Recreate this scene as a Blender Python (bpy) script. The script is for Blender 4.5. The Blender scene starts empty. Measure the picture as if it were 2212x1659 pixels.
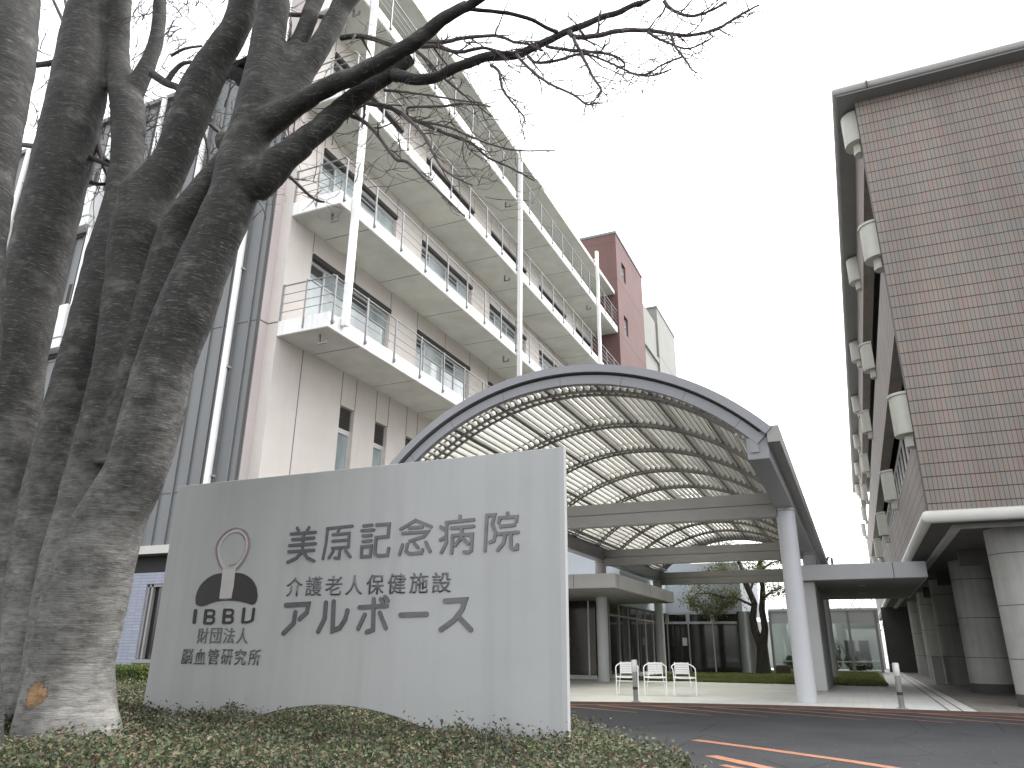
import bpy, bmesh, math, random
import numpy as np
from mathutils import Vector, Matrix, noise

# ------------------------------------------------------------------ camera, sky, sun, exposure
C = bpy.context.scene.collection
scene = bpy.context.scene
R = math.radians
CAM_H = 1.05
F_PX, W_PX, H_PX = 1601.27, 2212.0, 1659.0        # focal length in the units used for reading the photograph
YAW, PITCH, ROLL = R(24.049), R(19.748), R(0.517)
_cy, _sy, _cp, _sp = math.cos(YAW), math.sin(YAW), math.cos(PITCH), math.sin(PITCH)
FWD = Vector((-_sy*_cp, _cy*_cp, _sp))
_r = Vector((_cy, _sy, 0)); _u = _r.cross(FWD)
RIGHT = math.cos(ROLL)*_r + math.sin(ROLL)*_u
UP = -math.sin(ROLL)*_r + math.cos(ROLL)*_u
cam_d = bpy.data.cameras.new('camera')
cam_d.sensor_width = 36; cam_d.lens = 36*F_PX/W_PX
cam_d.clip_start = 0.05; cam_d.clip_end = 2000
cam = bpy.data.objects.new('camera', cam_d); C.objects.link(cam)
M = Matrix((RIGHT, UP, -FWD)).transposed().to_4x4(); M.translation = (0, 0, CAM_H)
cam.matrix_world = M
scene.camera = cam

SUN_EL, SUN_AZ = R(64), R(40)      # azimuth from +Y towards +X
world = bpy.data.worlds.new('World'); scene.world = world; world.use_nodes = True
nt = world.node_tree; nt.nodes.clear()
sky = nt.nodes.new('ShaderNodeTexSky'); sky.sky_type = 'NISHITA'; sky.sun_disc = False
sky.sun_elevation = SUN_EL; sky.sun_rotation = SUN_AZ
sky.air_density = 1.0; sky.dust_density = 2.5; sky.ozone_density = 1.0
hs = nt.nodes.new('ShaderNodeHueSaturation'); hs.inputs['Saturation'].default_value = 0.10; hs.inputs['Value'].default_value = 1.55   # bright overcast
bg = nt.nodes.new('ShaderNodeBackground'); bg.inputs['Strength'].default_value = 0.15
wo = nt.nodes.new('ShaderNodeOutputWorld')
nt.links.new(sky.outputs[0], hs.inputs['Color']); nt.links.new(hs.outputs[0], bg.inputs['Color'])
nt.links.new(bg.outputs[0], wo.inputs['Surface'])
sun_d = bpy.data.lights.new('sun', 'SUN'); sun_d.energy = 1.3; sun_d.angle = R(20); sun_d.color = (1.0, 0.97, 0.92)
sun = bpy.data.objects.new('sun', sun_d); C.objects.link(sun)
sdir = Vector((math.sin(SUN_AZ)*math.cos(SUN_EL), math.cos(SUN_AZ)*math.cos(SUN_EL), math.sin(SUN_EL)))
sun.rotation_euler = (-sdir).to_track_quat('-Z', 'Y').to_euler(); sun.location = (10, -10, 40)
scene.view_settings.view_transform = 'Standard'; scene.view_settings.look = 'None'
scene.view_settings.exposure = 1.42; scene.view_settings.gamma = 1
scene.cycles.max_bounces = 7; scene.cycles.diffuse_bounces = 4; scene.cycles.transparent_max_bounces = 10
scene.cycles.use_denoising = True

random.seed(7); rng = np.random.default_rng(7)

# ------------------------------------------------------------------ reading helpers (photo reading -> world point on a real plane)
def ray(x, y):
    return RIGHT*((x-W_PX/2)/F_PX) - UP*((y-H_PX/2)/F_PX) + FWD
def on_y(x, y, Y):
    d = ray(x, y); return Vector((0, 0, CAM_H)) + d*(Y/d.y)
def on_z(x, y, z=0.0):
    d = ray(x, y); return Vector((0, 0, CAM_H)) + d*((z-CAM_H)/d.z)

# ------------------------------------------------------------------ materials
def newmat(name):
    m = bpy.data.materials.new(name); m.use_nodes = True
    n = m.node_tree; b = n.nodes['Principled BSDF']; return m, n, b
def nd(n, t, **kw):
    o = n.nodes.new(t)
    for k, v in kw.items(): setattr(o, k, v)
    return o
def ramp(n, fac, stops):
    r = nd(n, 'ShaderNodeValToRGB'); e = r.color_ramp.elements
    while len(e) < len(stops): e.new(0.5)
    for i, (p, c) in enumerate(stops):
        e[i].position = p; e[i].color = (*c, 1) if len(c) == 3 else c
    n.links.new(fac, r.inputs[0]); return r.outputs[0]
def coords(n, scale=(1, 1, 1), loc=(0, 0, 0), rot=(0, 0, 0)):
    t = nd(n, 'ShaderNodeTexCoord'); m = nd(n, 'ShaderNodeMapping')
    m.inputs['Scale'].default_value = scale; m.inputs['Location'].default_value = loc; m.inputs['Rotation'].default_value = rot
    n.links.new(t.outputs['Object'], m.inputs[0]); return m.outputs[0]
def noise_tex(n, vec, scale, detail=4, rough=0.55):
    t = nd(n, 'ShaderNodeTexNoise'); t.inputs['Scale'].default_value = scale
    t.inputs['Detail'].default_value = detail; t.inputs['Roughness'].default_value = rough
    n.links.new(vec, t.inputs['Vector']); return t.outputs['Fac']
def mixc(n, fac, a, b, mode='MIX'):
    m = nd(n, 'ShaderNodeMix', data_type='RGBA', blend_type=mode)
    for s, v in ((m.inputs[0], fac), (m.inputs[6], a), (m.inputs[7], b)):
        if hasattr(v, 'type') and hasattr(v, 'is_linked'): n.links.new(v, s)
        elif isinstance(v, (int, float)): s.default_value = v
        else: s.default_value = (*v, 1)
    return m.outputs[2]
def bump(n, b, h, strength=0.3, dist=0.02):
    k = nd(n, 'ShaderNodeBump'); k.inputs['Strength'].default_value = strength; k.inputs['Distance'].default_value = dist
    n.links.new(h, k.inputs['Height']); n.links.new(k.outputs[0], b.inputs['Normal'])
def paint(name, col, var=0.06, rough=0.55, scale=2.0, metal=0.0, bumpy=0.0, streak=0.0, spec=0.5):
    """weathered flat paint / concrete / metal: base colour with soft blotches and, optionally, rain streaks"""
    m, n, b = newmat(name)
    v = coords(n)
    f = noise_tex(n, v, scale, 6, 0.6)
    lo = tuple(c*(1-var*1.6) for c in col); hi = tuple(min(1, c*(1+var)) for c in col)
    c = ramp(n, f, [(0.3, lo), (0.7, hi)])
    if streak:
        s = noise_tex(n, coords(n, (7, 7, 0.35)), 1.0, 4, 0.6)
        s2 = ramp(n, s, [(0.45, (1, 1, 1)), (0.75, (1-streak,)*3)])
        c = mixc(n, 1.0, c, s2, 'MULTIPLY')
    n.links.new(c, b.inputs['Base Color'])
    b.inputs['Roughness'].default_value = rough; b.inputs['Metallic'].default_value = metal
    b.inputs['Specular IOR Level'].default_value = spec
    if bumpy: bump(n, b, noise_tex(n, v, 60, 4, 0.6), bumpy, 0.01)
    return m
MT = {}
MT['beige'] = paint('beige_wall_paint', (0.61, 0.565, 0.53), 0.05, 0.8, 0.6, streak=0.035, bumpy=0.05)
MT['pink'] = paint('pink_wall_paint', (0.5, 0.45, 0.44), 0.05, 0.8, 0.6, streak=0.03)
MT['soffit'] = paint('balcony_soffit_paint', (0.535, 0.535, 0.495), 0.09, 0.8, 1.3)
MT['white'] = paint('white_painted_steel', (0.86, 0.86, 0.85), 0.03, 0.5, 3.0)
MT['whitewall'] = paint('white_weathered_fascia', (0.82, 0.82, 0.81), 0.08, 0.6, 1.0, streak=0.24)
MT['steel'] = paint('satin_rail_steel', (0.223, 0.223, 0.223), 0.05, 0.4, 4.0, metal=0.6)
MT['canopy'] = paint('grey_blue_painted_steel', (0.235, 0.237, 0.25), 0.04, 0.45, 1.5)
MT['canopydk'] = paint('grey_painted_steel', (0.275, 0.268, 0.258), 0.05, 0.5, 1.5)
MT['column'] = paint('pale_grey_column_paint', (0.472, 0.482, 0.505), 0.03, 0.45, 1.5)
MT['joint'] = paint('dark_joint', (0.10, 0.09, 0.085), 0.05, 0.9)
MT['rib'] = paint('brownish_grey_rib_steel', (0.2, 0.19, 0.178), 0.05, 0.5, 1.5)
MT['louvre'] = paint('grey_louvre', (0.34, 0.33, 0.31), 0.05, 0.5, 1.5)
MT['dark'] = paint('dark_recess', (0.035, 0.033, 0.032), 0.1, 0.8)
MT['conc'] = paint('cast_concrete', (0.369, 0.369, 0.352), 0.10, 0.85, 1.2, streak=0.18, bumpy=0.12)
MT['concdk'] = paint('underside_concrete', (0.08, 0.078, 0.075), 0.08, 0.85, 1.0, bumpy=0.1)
MT['drum'] = paint('cream_sheet_metal', (0.456, 0.456, 0.408), 0.05, 0.45, 2.0, streak=0.12)
MT['trim'] = paint('cream_tube_trim', (0.517, 0.512, 0.473), 0.05, 0.45, 2.0)
MT['eave'] = paint('grey_eave_metal', (0.17, 0.17, 0.17), 0.06, 0.5, 1.5)
MT['red'] = paint('red_oxide_wall_paint', (0.136, 0.077, 0.072), 0.08, 0.85, 0.4, streak=0.14)
MT['pale'] = paint('pale_wall_paint', (0.246, 0.244, 0.225), 0.04, 0.85, 0.5, streak=0.08)
MT['bluewall'] = paint('pale_blue_grey_panel', (0.57, 0.617, 0.684), 0.04, 0.5, 0.5)
MT['alu'] = paint('aluminium_frame', (0.517, 0.517, 0.512), 0.04, 0.4, 3.0, metal=0.3)
MT['silver'] = paint('silver_cladding', (0.432, 0.45, 0.468), 0.06, 0.35, 1.0, metal=0.5, streak=0.1)
MT['sign'] = paint('sign_grey_panel', (0.372, 0.379, 0.374), 0.05, 0.5, 1.1, streak=0.10, bumpy=0.04)
MT['signedge'] = paint('sign_edge', (0.391, 0.397, 0.394), 0.03, 0.5, 2.0)
MT['letter'] = paint('dark_grey_letter_metal', (0.123, 0.127, 0.136), 0.15, 0.4, 12, metal=0.4)
MT['black'] = paint('black_emblem_paint', (0.022, 0.02, 0.019), 0.1, 0.6)
MT['pinkline'] = paint('faded_red_line', (0.25, 0.18, 0.175), 0.15, 0.6, 8)
MT['handle'] = paint('pale_emblem_inlay', (0.45, 0.431, 0.419), 0.05, 0.5, 8)
MT['orange'] = paint('worn_orange_road_paint', (0.275, 0.112, 0.054), 0.16, 0.75, 9, bumpy=0.2)
def wear(m, amount=0.6):
    n = m.node_tree; b = n.nodes['Principled BSDF']; l = b.inputs['Base Color'].links[0]; src = l.from_socket
    f = noise_tex(n, coords(n, (3, 3, 3)), 7, 7, 0.75); k = ramp(n, f, [(amount-0.06, (0, 0, 0)), (amount+0.06, (1, 1, 1))])
    n.links.new(mixc(n, k, src, (0.06, 0.06, 0.062)), b.inputs['Base Color'])
wear(MT['orange'], 0.60)
MT['kerb'] = paint('red_brown_kerb', (0.1, 0.06, 0.05), 0.15, 0.8, 6)
MT['soil'] = paint('dark_soil', (0.05, 0.042, 0.033), 0.25, 0.95, 9, bumpy=0.5)
MT['ground'] = paint('far_ground', (0.285, 0.285, 0.275), 0.1, 0.9, 0.2)
MT['stainless'] = paint('brushed_stainless', (0.27, 0.27, 0.27), 0.08, 0.3, 6, metal=0.9)
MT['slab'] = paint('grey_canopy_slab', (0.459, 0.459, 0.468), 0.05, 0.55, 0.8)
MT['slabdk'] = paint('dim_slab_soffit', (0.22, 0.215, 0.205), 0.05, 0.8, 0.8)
MT['paper'] = paint('paper_notice', (0.75, 0.75, 0.73), 0.03, 0.8)
MT['whitehouse'] = paint('white_house_wall', (0.55, 0.57, 0.56), 0.04, 0.8, 0.6)
MT['planter'] = paint('dark_planter', (0.07, 0.05, 0.045), 0.1, 0.8)
MT['slat'] = paint('pale_chair_slat', (0.74, 0.75, 0.74), 0.03, 0.4, 4)
MT['curtain'] = paint('pale_curtain', (0.5, 0.54, 0.54), 0.1, 0.9, 5)

def mat_glass(name, col, rough=0.05, spec=0.6):
    m, n, b = newmat(name)
    f = noise_tex(n, coords(n, (0.5, 0.5, 0.3)), 1.2, 3)
    c = ramp(n, f, [(0.35, tuple(x*0.6 for x in col)), (0.7, tuple(min(1, x*1.5) for x in col))])
    n.links.new(c, b.inputs['Base Color'])
    b.inputs['Roughness'].default_value = rough; b.inputs['Specular IOR Level'].default_value = spec
    return m
MT['glassdark'] = mat_glass('dark_tinted_glass', (0.022, 0.022, 0.021))
MT['glasswin'] = mat_glass('hospital_window_glass', (0.30, 0.345, 0.355), 0.06, 0.8)
def mat_clear(name, tint, gloss=0.10):
    m, n, b = newmat(name); n.nodes.remove(b)
    t = nd(n, 'ShaderNodeBsdfTransparent'); t.inputs[0].default_value = (*tint, 1)
    g = nd(n, 'ShaderNodeBsdfGlossy'); g.inputs['Roughness'].default_value = 0.03
    x = nd(n, 'ShaderNodeMixShader'); x.inputs[0].default_value = gloss
    o = n.nodes['Material Output']
    n.links.new(t.outputs[0], x.inputs[1]); n.links.new(g.outputs[0], x.inputs[2]); n.links.new(x.outputs[0], o.inputs[0])
    return m
MT['glassclear'] = mat_clear('greenish_clear_glass', (0.74, 0.79, 0.765))
MT['glassdim'] = mat_clear('dim_lobby_glass', (0.45, 0.50, 0.48), 0.12)
def mat_roofpanel():
    m, n, b = newmat('cream_translucent_panel'); n.nodes.remove(b)
    f = noise_tex(n, coords(n, (1, 0.25, 1)), 1.6, 5)
    c = ramp(n, f, [(0.3, (0.84, 0.84, 0.80)), (0.7, (0.93, 0.93, 0.90))])
    t = nd(n, 'ShaderNodeBsdfTranslucent'); d = nd(n, 'ShaderNodeBsdfTransparent'); d.inputs[0].default_value = (0.88, 0.88, 0.84, 1)
    n.links.new(c, t.inputs[0])
    x = nd(n, 'ShaderNodeMixShader'); x.inputs[0].default_value = 0.75
    n.links.new(t.outputs[0], x.inputs[1]); n.links.new(d.outputs[0], x.inputs[2]); n.links.new(x.outputs[0], n.nodes['Material Output'].inputs[0])
    return m
MT['roofpanel'] = mat_roofpanel()

def mat_tile(name, rot, w=0.092, h=0.295, mortar=0.011, cols=((0.245, 0.195, 0.172), (0.25, 0.212, 0.184), (0.212, 0.204, 0.188), (0.272, 0.19, 0.163)), mc=(0.05, 0.04, 0.034), var=0.5, rowj=False):
    m, n, b = newmat(name)
    v = coords(n, (1, 1, 1), (0, 0, 0), rot)
    t = nd(n, 'ShaderNodeTexBrick'); t.offset = 0.0; t.offset_frequency = 1
    t.inputs['Scale'].default_value = 1.0; t.inputs['Brick Width'].default_value = w; t.inputs['Row Height'].default_value = h
    t.inputs['Mortar Size'].default_value = mortar*0.5; t.inputs['Mortar Smooth'].default_value = 0.15; t.inputs['Bias'].default_value = 0
    t.inputs['Color1'].default_value = (0, 0, 0, 1); t.inputs['Color2'].default_value = (1, 1, 1, 1); t.inputs['Mortar'].default_value = (0.5, 0.5, 0.5, 1)
    n.links.new(v, t.inputs['Vector'])
    fine = noise_tex(n, v, 3.0, 3)
    mix = nd(n, 'ShaderNodeMath', operation='MULTIPLY_ADD'); mix.inputs[1].default_value = var; n.links.new(t.outputs['Color'], mix.inputs[0])
    s = nd(n, 'ShaderNodeMath', operation='MULTIPLY'); s.inputs[1].default_value = 1-var; n.links.new(fine, s.inputs[0]); n.links.new(s.outputs[0], mix.inputs[2])
    k = len(cols)
    c = ramp(n, mix.outputs[0], [(0.15+0.7*i/(k-1), cols[i]) for i in range(k)])
    big = ramp(n, noise_tex(n, coords(n, (0.5, 0.5, 0.15)), 1.0, 5), [(0.3, (0.84, 0.84, 0.84)), (0.7, (1.06, 1.05, 1.03))])
    c = mixc(n, 1.0, c, big, 'MULTIPLY')
    c = mixc(n, t.outputs['Fac'], c, mc)
    if rowj:
        sp_ = nd(n, 'ShaderNodeSeparateXYZ'); n.links.new(v, sp_.inputs[0])
        dv = nd(n, 'ShaderNodeMath', operation='DIVIDE'); dv.inputs[1].default_value = h; n.links.new(sp_.outputs[1], dv.inputs[0])
        ad = nd(n, 'ShaderNodeMath', operation='ADD'); ad.inputs[1].default_value = 0.03; n.links.new(dv.outputs[0], ad.inputs[0])
        fr = nd(n, 'ShaderNodeMath', operation='FRACT'); n.links.new(ad.outputs[0], fr.inputs[0])
        lt = nd(n, 'ShaderNodeMath', operation='LESS_THAN'); lt.inputs[1].default_value = 0.075; n.links.new(fr.outputs[0], lt.inputs[0])
        c = mixc(n, lt.outputs[0], c, tuple(x*0.8 for x in mc))
        st_ = ramp(n, noise_tex(n, coords(n, (1.6, 1.6, 0.12)), 1.0, 5, 0.65), [(0.42, (1, 1, 1)), (0.72, (0.80, 0.80, 0.80))])
        c = mixc(n, 1.0, c, st_, 'MULTIPLY')
    n.links.new(c, b.inputs['Base Color']); b.inputs['Roughness'].default_value = 0.7
    inv = nd(n, 'ShaderNodeMath', operation='SUBTRACT'); inv.inputs[0].default_value = 1; n.links.new(t.outputs['Fac'], inv.inputs[1])
    bump(n, b, inv.outputs[0], 0.5, 0.01)
    return m
MT['tilef'] = mat_tile('brown_tile_front', (R(-90), 0, 0), var=0.62, rowj=True)
MT['tiles'] = mat_tile('brown_tile_side', (R(-90), 0, R(-90)))
MT['tiles'] = mat_tile('brown_tile_side', (0, R(90), R(90)), 0.295, 0.092) if False else MT['tiles']
MT['bluetile'] = mat_tile('blue_grey_small_tile', (R(-90), 0, 0), 0.23, 0.07, 0.010, ((0.30, 0.32, 0.40), (0.34, 0.36, 0.44), (0.28, 0.31, 0.39)), (0.20, 0.21, 0.26), 0.6)

def mat_side_tile():
    """same tile on the long side wall: tile grid from the Y and Z coordinates"""
    m = MT['tilef'].copy(); m.name = 'brown_tile_side'
    n = m.node_tree
    tc = [x for x in n.nodes if x.type == 'TEX_COORD'][0]
    mp = [x for x in n.nodes if x.type == 'MAPPING'][0]
    sep = nd(n, 'ShaderNodeSeparateXYZ'); com = nd(n, 'ShaderNodeCombineXYZ')
    n.links.new(tc.outputs['Object'], sep.inputs[0]); n.links.new(sep.outputs[1], com.inputs[0]); n.links.new(sep.outputs[2], com.inputs[1])
    mp.inputs['Rotation'].default_value = (0, 0, 0)
    n.links.new(com.outputs[0], mp.inputs[0]); return m
MT['tiles'] = mat_side_tile()

def mat_cladding():
    m, n, b = newmat('grey_seamed_cladding')
    f = noise_tex(n, coords(n, (0.6, 0.6, 0.08)), 1.5, 4)
    c = ramp(n, f, [(0.3, (0.143, 0.152, 0.155)), (0.7, (0.176, 0.184, 0.187))])
    n.links.new(c, b.inputs['Base Color']); b.inputs['Roughness'].default_value = 0.5
    return m
MT['clad'] = mat_cladding()

def mat_asphalt():
    m, n, b = newmat('asphalt')
    v = coords(n)
    f = noise_tex(n, v, 90, 3, 0.7); g = noise_tex(n, v, 0.7, 5)
    c = ramp(n, f, [(0.30, (0.025, 0.026, 0.028)), (0.62, (0.043, 0.044, 0.047)), (0.75, (0.085, 0.085, 0.087))])
    w = ramp(n, g, [(0.3, (0.82, 0.82, 0.82)), (0.7, (1.12, 1.12, 1.12))])
    vz = nd(n, 'ShaderNodeTexVoronoi'); vz.inputs['Scale'].default_value = 5.5; n.links.new(v, vz.inputs['Vector'])
    spk = ramp(n, vz.outputs['Distance'], [(0.035, (1, 1, 1)), (0.05, (0, 0, 0))])
    cr = nd(n, 'ShaderNodeTexVoronoi', feature='DISTANCE_TO_EDGE'); cr.inputs['Scale'].default_value = 0.55
    wv = mixc(n, 0.12, v, nd(n, 'ShaderNodeTexNoise').outputs['Color']); n.links.new(wv, cr.inputs['Vector'])
    ck = ramp(n, cr.outputs['Distance'], [(0.0, (0.55, 0.55, 0.55)), (0.008, (1, 1, 1))])
    w = mixc(n, 1, w, ck, 'MULTIPLY')
    c = mixc(n, spk, c, (0.30, 0.30, 0.29))
    n.links.new(mixc(n, 1, c, w, 'MULTIPLY'), b.inputs['Base Color']); b.inputs['Roughness'].default_value = 0.95; b.inputs['Specular IOR Level'].default_value = 0.15
    bump(n, b, f, 0.5, 0.006); return m
MT['asphalt'] = mat_asphalt()
MT['paving'] = mat_tile('pale_plaza_tiles', (0, 0, 0), 0.3, 0.3, 0.008, ((0.53, 0.54, 0.515), (0.56, 0.565, 0.54), (0.58, 0.585, 0.56)), (0.38, 0.385, 0.365), 0.5)
MT['brownpave'] = mat_tile('brown_brick_paving', (0, 0, 0), 0.20, 0.10, 0.010, ((0.16, 0.14, 0.12), (0.22, 0.20, 0.175), (0.28, 0.262, 0.232)), (0.10, 0.09, 0.08), 0.6)

def mat_bark(name='grey_streaked_bark', old=True):
    m, n, b = newmat(name)
    v = coords(n)
    st = noise_tex(n, coords(n, (5, 5, 70)), 1.0, 5, 0.65)       # horizontal lenticel streaks
    st2 = noise_tex(n, coords(n, (16, 16, 130), (3, 1, 0)), 1.0, 3, 0.6)
    big = noise_tex(n, coords(n, (2.2, 2.2, 1.6)), 1.0, 6, 0.6)
    base = ramp(n, big, [(0.28, (0.013, 0.0123, 0.0112)), (0.52, (0.024, 0.023, 0.021)), (0.76, (0.045, 0.043, 0.039))])
    lic = ramp(n, st, [(0.56, (0, 0, 0)), (0.70, (1, 1, 1))])
    lic2 = ramp(n, st2, [(0.58, (0, 0, 0)), (0.66, (1, 1, 1))])
    c = mixc(n, lic, base, mixc(n, 0.5, base, (0.08, 0.077, 0.071)))
    sp = nd(n, 'ShaderNodeMath', operation='MULTIPLY'); sp.inputs[1].default_value = 0.6; n.links.new(lic2, sp.inputs[0])
    c = mixc(n, sp.outputs[0], c, (0.14, 0.136, 0.125))
    # pale lichen crust, with the light caught by the lower old stems painted in
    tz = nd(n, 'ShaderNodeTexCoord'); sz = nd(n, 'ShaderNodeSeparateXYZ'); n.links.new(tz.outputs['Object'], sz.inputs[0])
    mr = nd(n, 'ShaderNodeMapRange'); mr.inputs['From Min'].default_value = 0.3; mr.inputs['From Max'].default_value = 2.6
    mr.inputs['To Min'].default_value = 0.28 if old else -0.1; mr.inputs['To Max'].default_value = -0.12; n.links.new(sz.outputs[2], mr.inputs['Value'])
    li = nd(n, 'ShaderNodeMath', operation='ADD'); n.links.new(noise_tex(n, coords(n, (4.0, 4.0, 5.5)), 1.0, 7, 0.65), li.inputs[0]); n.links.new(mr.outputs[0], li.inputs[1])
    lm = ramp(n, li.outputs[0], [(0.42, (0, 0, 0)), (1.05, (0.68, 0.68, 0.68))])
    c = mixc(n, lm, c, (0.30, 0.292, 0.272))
    fl = ramp(n, noise_tex(n, coords(n, (11, 11, 34)), 1.0, 6, 0.7), [(0.36, (0.58, 0.57, 0.56)), (0.50, (1, 1, 1)), (0.66, (1.22, 1.22, 1.2))])
    c = mixc(n, 1.0, c, fl, 'MULTIPLY')
    # peeled patches near the foot, each with its own outline
    for (px, pz, rad, col) in (BARK_WOUNDS if old else []):
        t = nd(n, 'ShaderNodeTexCoord'); mp = nd(n, 'ShaderNodeMapping')
        mp.inputs['Location'].default_value = (-px/rad[0], 0, -pz/rad[1]); mp.inputs['Scale'].default_value = (1/rad[0], 0, 1/rad[1])
        n.links.new(t.outputs['Object'], mp.inputs[0])
        ln = nd(n, 'ShaderNodeVectorMath', operation='LENGTH'); n.links.new(mp.outputs[0], ln.inputs[0])
        wob = noise_tex(n, v, 11, 6, 0.7)
        a = nd(n, 'ShaderNodeMath', operation='MULTIPLY_ADD'); a.inputs[1].default_value = 2.2; a.inputs[2].default_value = -1.1
        n.links.new(wob, a.inputs[0])
        s = nd(n, 'ShaderNodeMath', operation='ADD'); n.links.new(ln.outputs['Value'], s.inputs[0]); n.links.new(a.outputs[0], s.inputs[1])
        mk = ramp(n, s.outputs[0], [(0.86, (1, 1, 1)), (0.94, (0, 0, 0))]); rim = ramp(n, s.outputs[0], [(0.94, (1, 1, 1)), (1.06, (0, 0, 0))])
        c = mixc(n, rim, c, (0.03, 0.024, 0.02))
        cc = ramp(n, noise_tex(n, v, 22, 4), [(0.35, tuple(x*0.45 for x in col)), (0.65, col)])
        c = mixc(n, mk, c, cc)
    n.links.new(c, b.inputs['Base Color']); b.inputs['Roughness'].default_value = 0.85
    h = nd(n, 'ShaderNodeMath', operation='ADD'); n.links.new(st, h.inputs[0]); n.links.new(st2, h.inputs[1])
    h2 = nd(n, 'ShaderNodeMath', operation='ADD'); n.links.new(h.outputs[0], h2.inputs[0]); n.links.new(noise_tex(n, coords(n, (14, 14, 22)), 1.0, 6, 0.7), h2.inputs[1])
    bump(n, b, h2.outputs[0], 0.40, 0.012)
    return m
_w = [on_y(px, py, 3.08) for px, py in ((105, 1496), (172, 1466), (262, 1285))]
BARK_WOUNDS = [(_w[0].x, _w[0].z, (0.06, 0.075), (0.33, 0.20, 0.10)), (_w[1].x, _w[1].z, (0.026, 0.05), (0.26, 0.17, 0.10)), (_w[2].x, _w[2].z, (0.045, 0.13), (0.17, 0.14, 0.11))]
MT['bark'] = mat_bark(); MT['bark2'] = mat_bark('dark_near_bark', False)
MT['barkdk'] = paint('dark_twig_bark', (0.075, 0.062, 0.058), 0.2, 0.85, 30)
MT['barkcourt'] = paint('dark_court_bark', (0.05, 0.043, 0.038), 0.25, 0.9, 14, bumpy=0.4)

def mat_leaf(name, stops, transl=0.25):
    m, n, b = newmat(name)
    g = nd(n, 'ShaderNodeNewGeometry')
    c = ramp(n, g.outputs['Random Per Island'], stops)
    big = ramp(n, noise_tex(n, coords(n), 1.3, 3), [(0.3, (0.75, 0.72, 0.75)), (0.7, (1.2, 1.2, 1.05))])
    c = mixc(n, 1, c, big, 'MULTIPLY')
    n.links.new(c, b.inputs['Base Color']); b.inputs['Roughness'].default_value = 0.6; b.inputs['Specular IOR Level'].default_value = 0.25
    t = nd(n, 'ShaderNodeBsdfTranslucent'); n.links.new(c, t.inputs[0])
    x = nd(n, 'ShaderNodeMixShader'); x.inputs[0].default_value = transl
    n.links.new(b.outputs[0], x.inputs[1]); n.links.new(t.outputs[0], x.inputs[2]); n.links.new(x.outputs[0], n.nodes['Material Output'].inputs[0])
    return m
MT['hedge'] = mat_leaf('groundcover_leaf', [(0.0, (0.031, 0.044, 0.026)), (0.3, (0.056, 0.075, 0.042)), (0.55, (0.089, 0.108, 0.061)), (0.74, (0.123, 0.144, 0.071)), (0.82, (0.128, 0.092, 0.070)), (0.92, (0.106, 0.061, 0.057)), (1.0, (0.222, 0.177, 0.113))])
MT['clip'] = mat_leaf('clipped_hedge_leaf', [(0.0, (0.06, 0.09, 0.022)), (0.5, (0.10, 0.14, 0.03)), (1.0, (0.16, 0.19, 0.05))])
MT['courtleaf'] = mat_leaf('court_tree_leaf', [(0.0, (0.09, 0.115, 0.05)), (0.5, (0.16, 0.19, 0.085)), (1.0, (0.25, 0.25, 0.14))], 0.4)
MT['shrub'] = mat_leaf('dark_shrub_leaf', [(0.0, (0.025, 0.04, 0.02)), (0.6, (0.045, 0.065, 0.03)), (1.0, (0.08, 0.095, 0.045))])
MT['autumn'] = mat_leaf('brownish_tree_leaf', [(0.0, (0.13, 0.12, 0.07)), (0.6, (0.19, 0.16, 0.10)), (1.0, (0.25, 0.21, 0.14))])
MT['grass'] = mat_leaf('lawn_blade', [(0.0, (0.13, 0.17, 0.055)), (0.6, (0.19, 0.23, 0.08)), (1.0, (0.27, 0.27, 0.12))])
MT['lawnsoil'] = paint('lawn_soil', (0.15, 0.17, 0.075), 0.25, 0.95, 3, bumpy=0.4)

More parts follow.
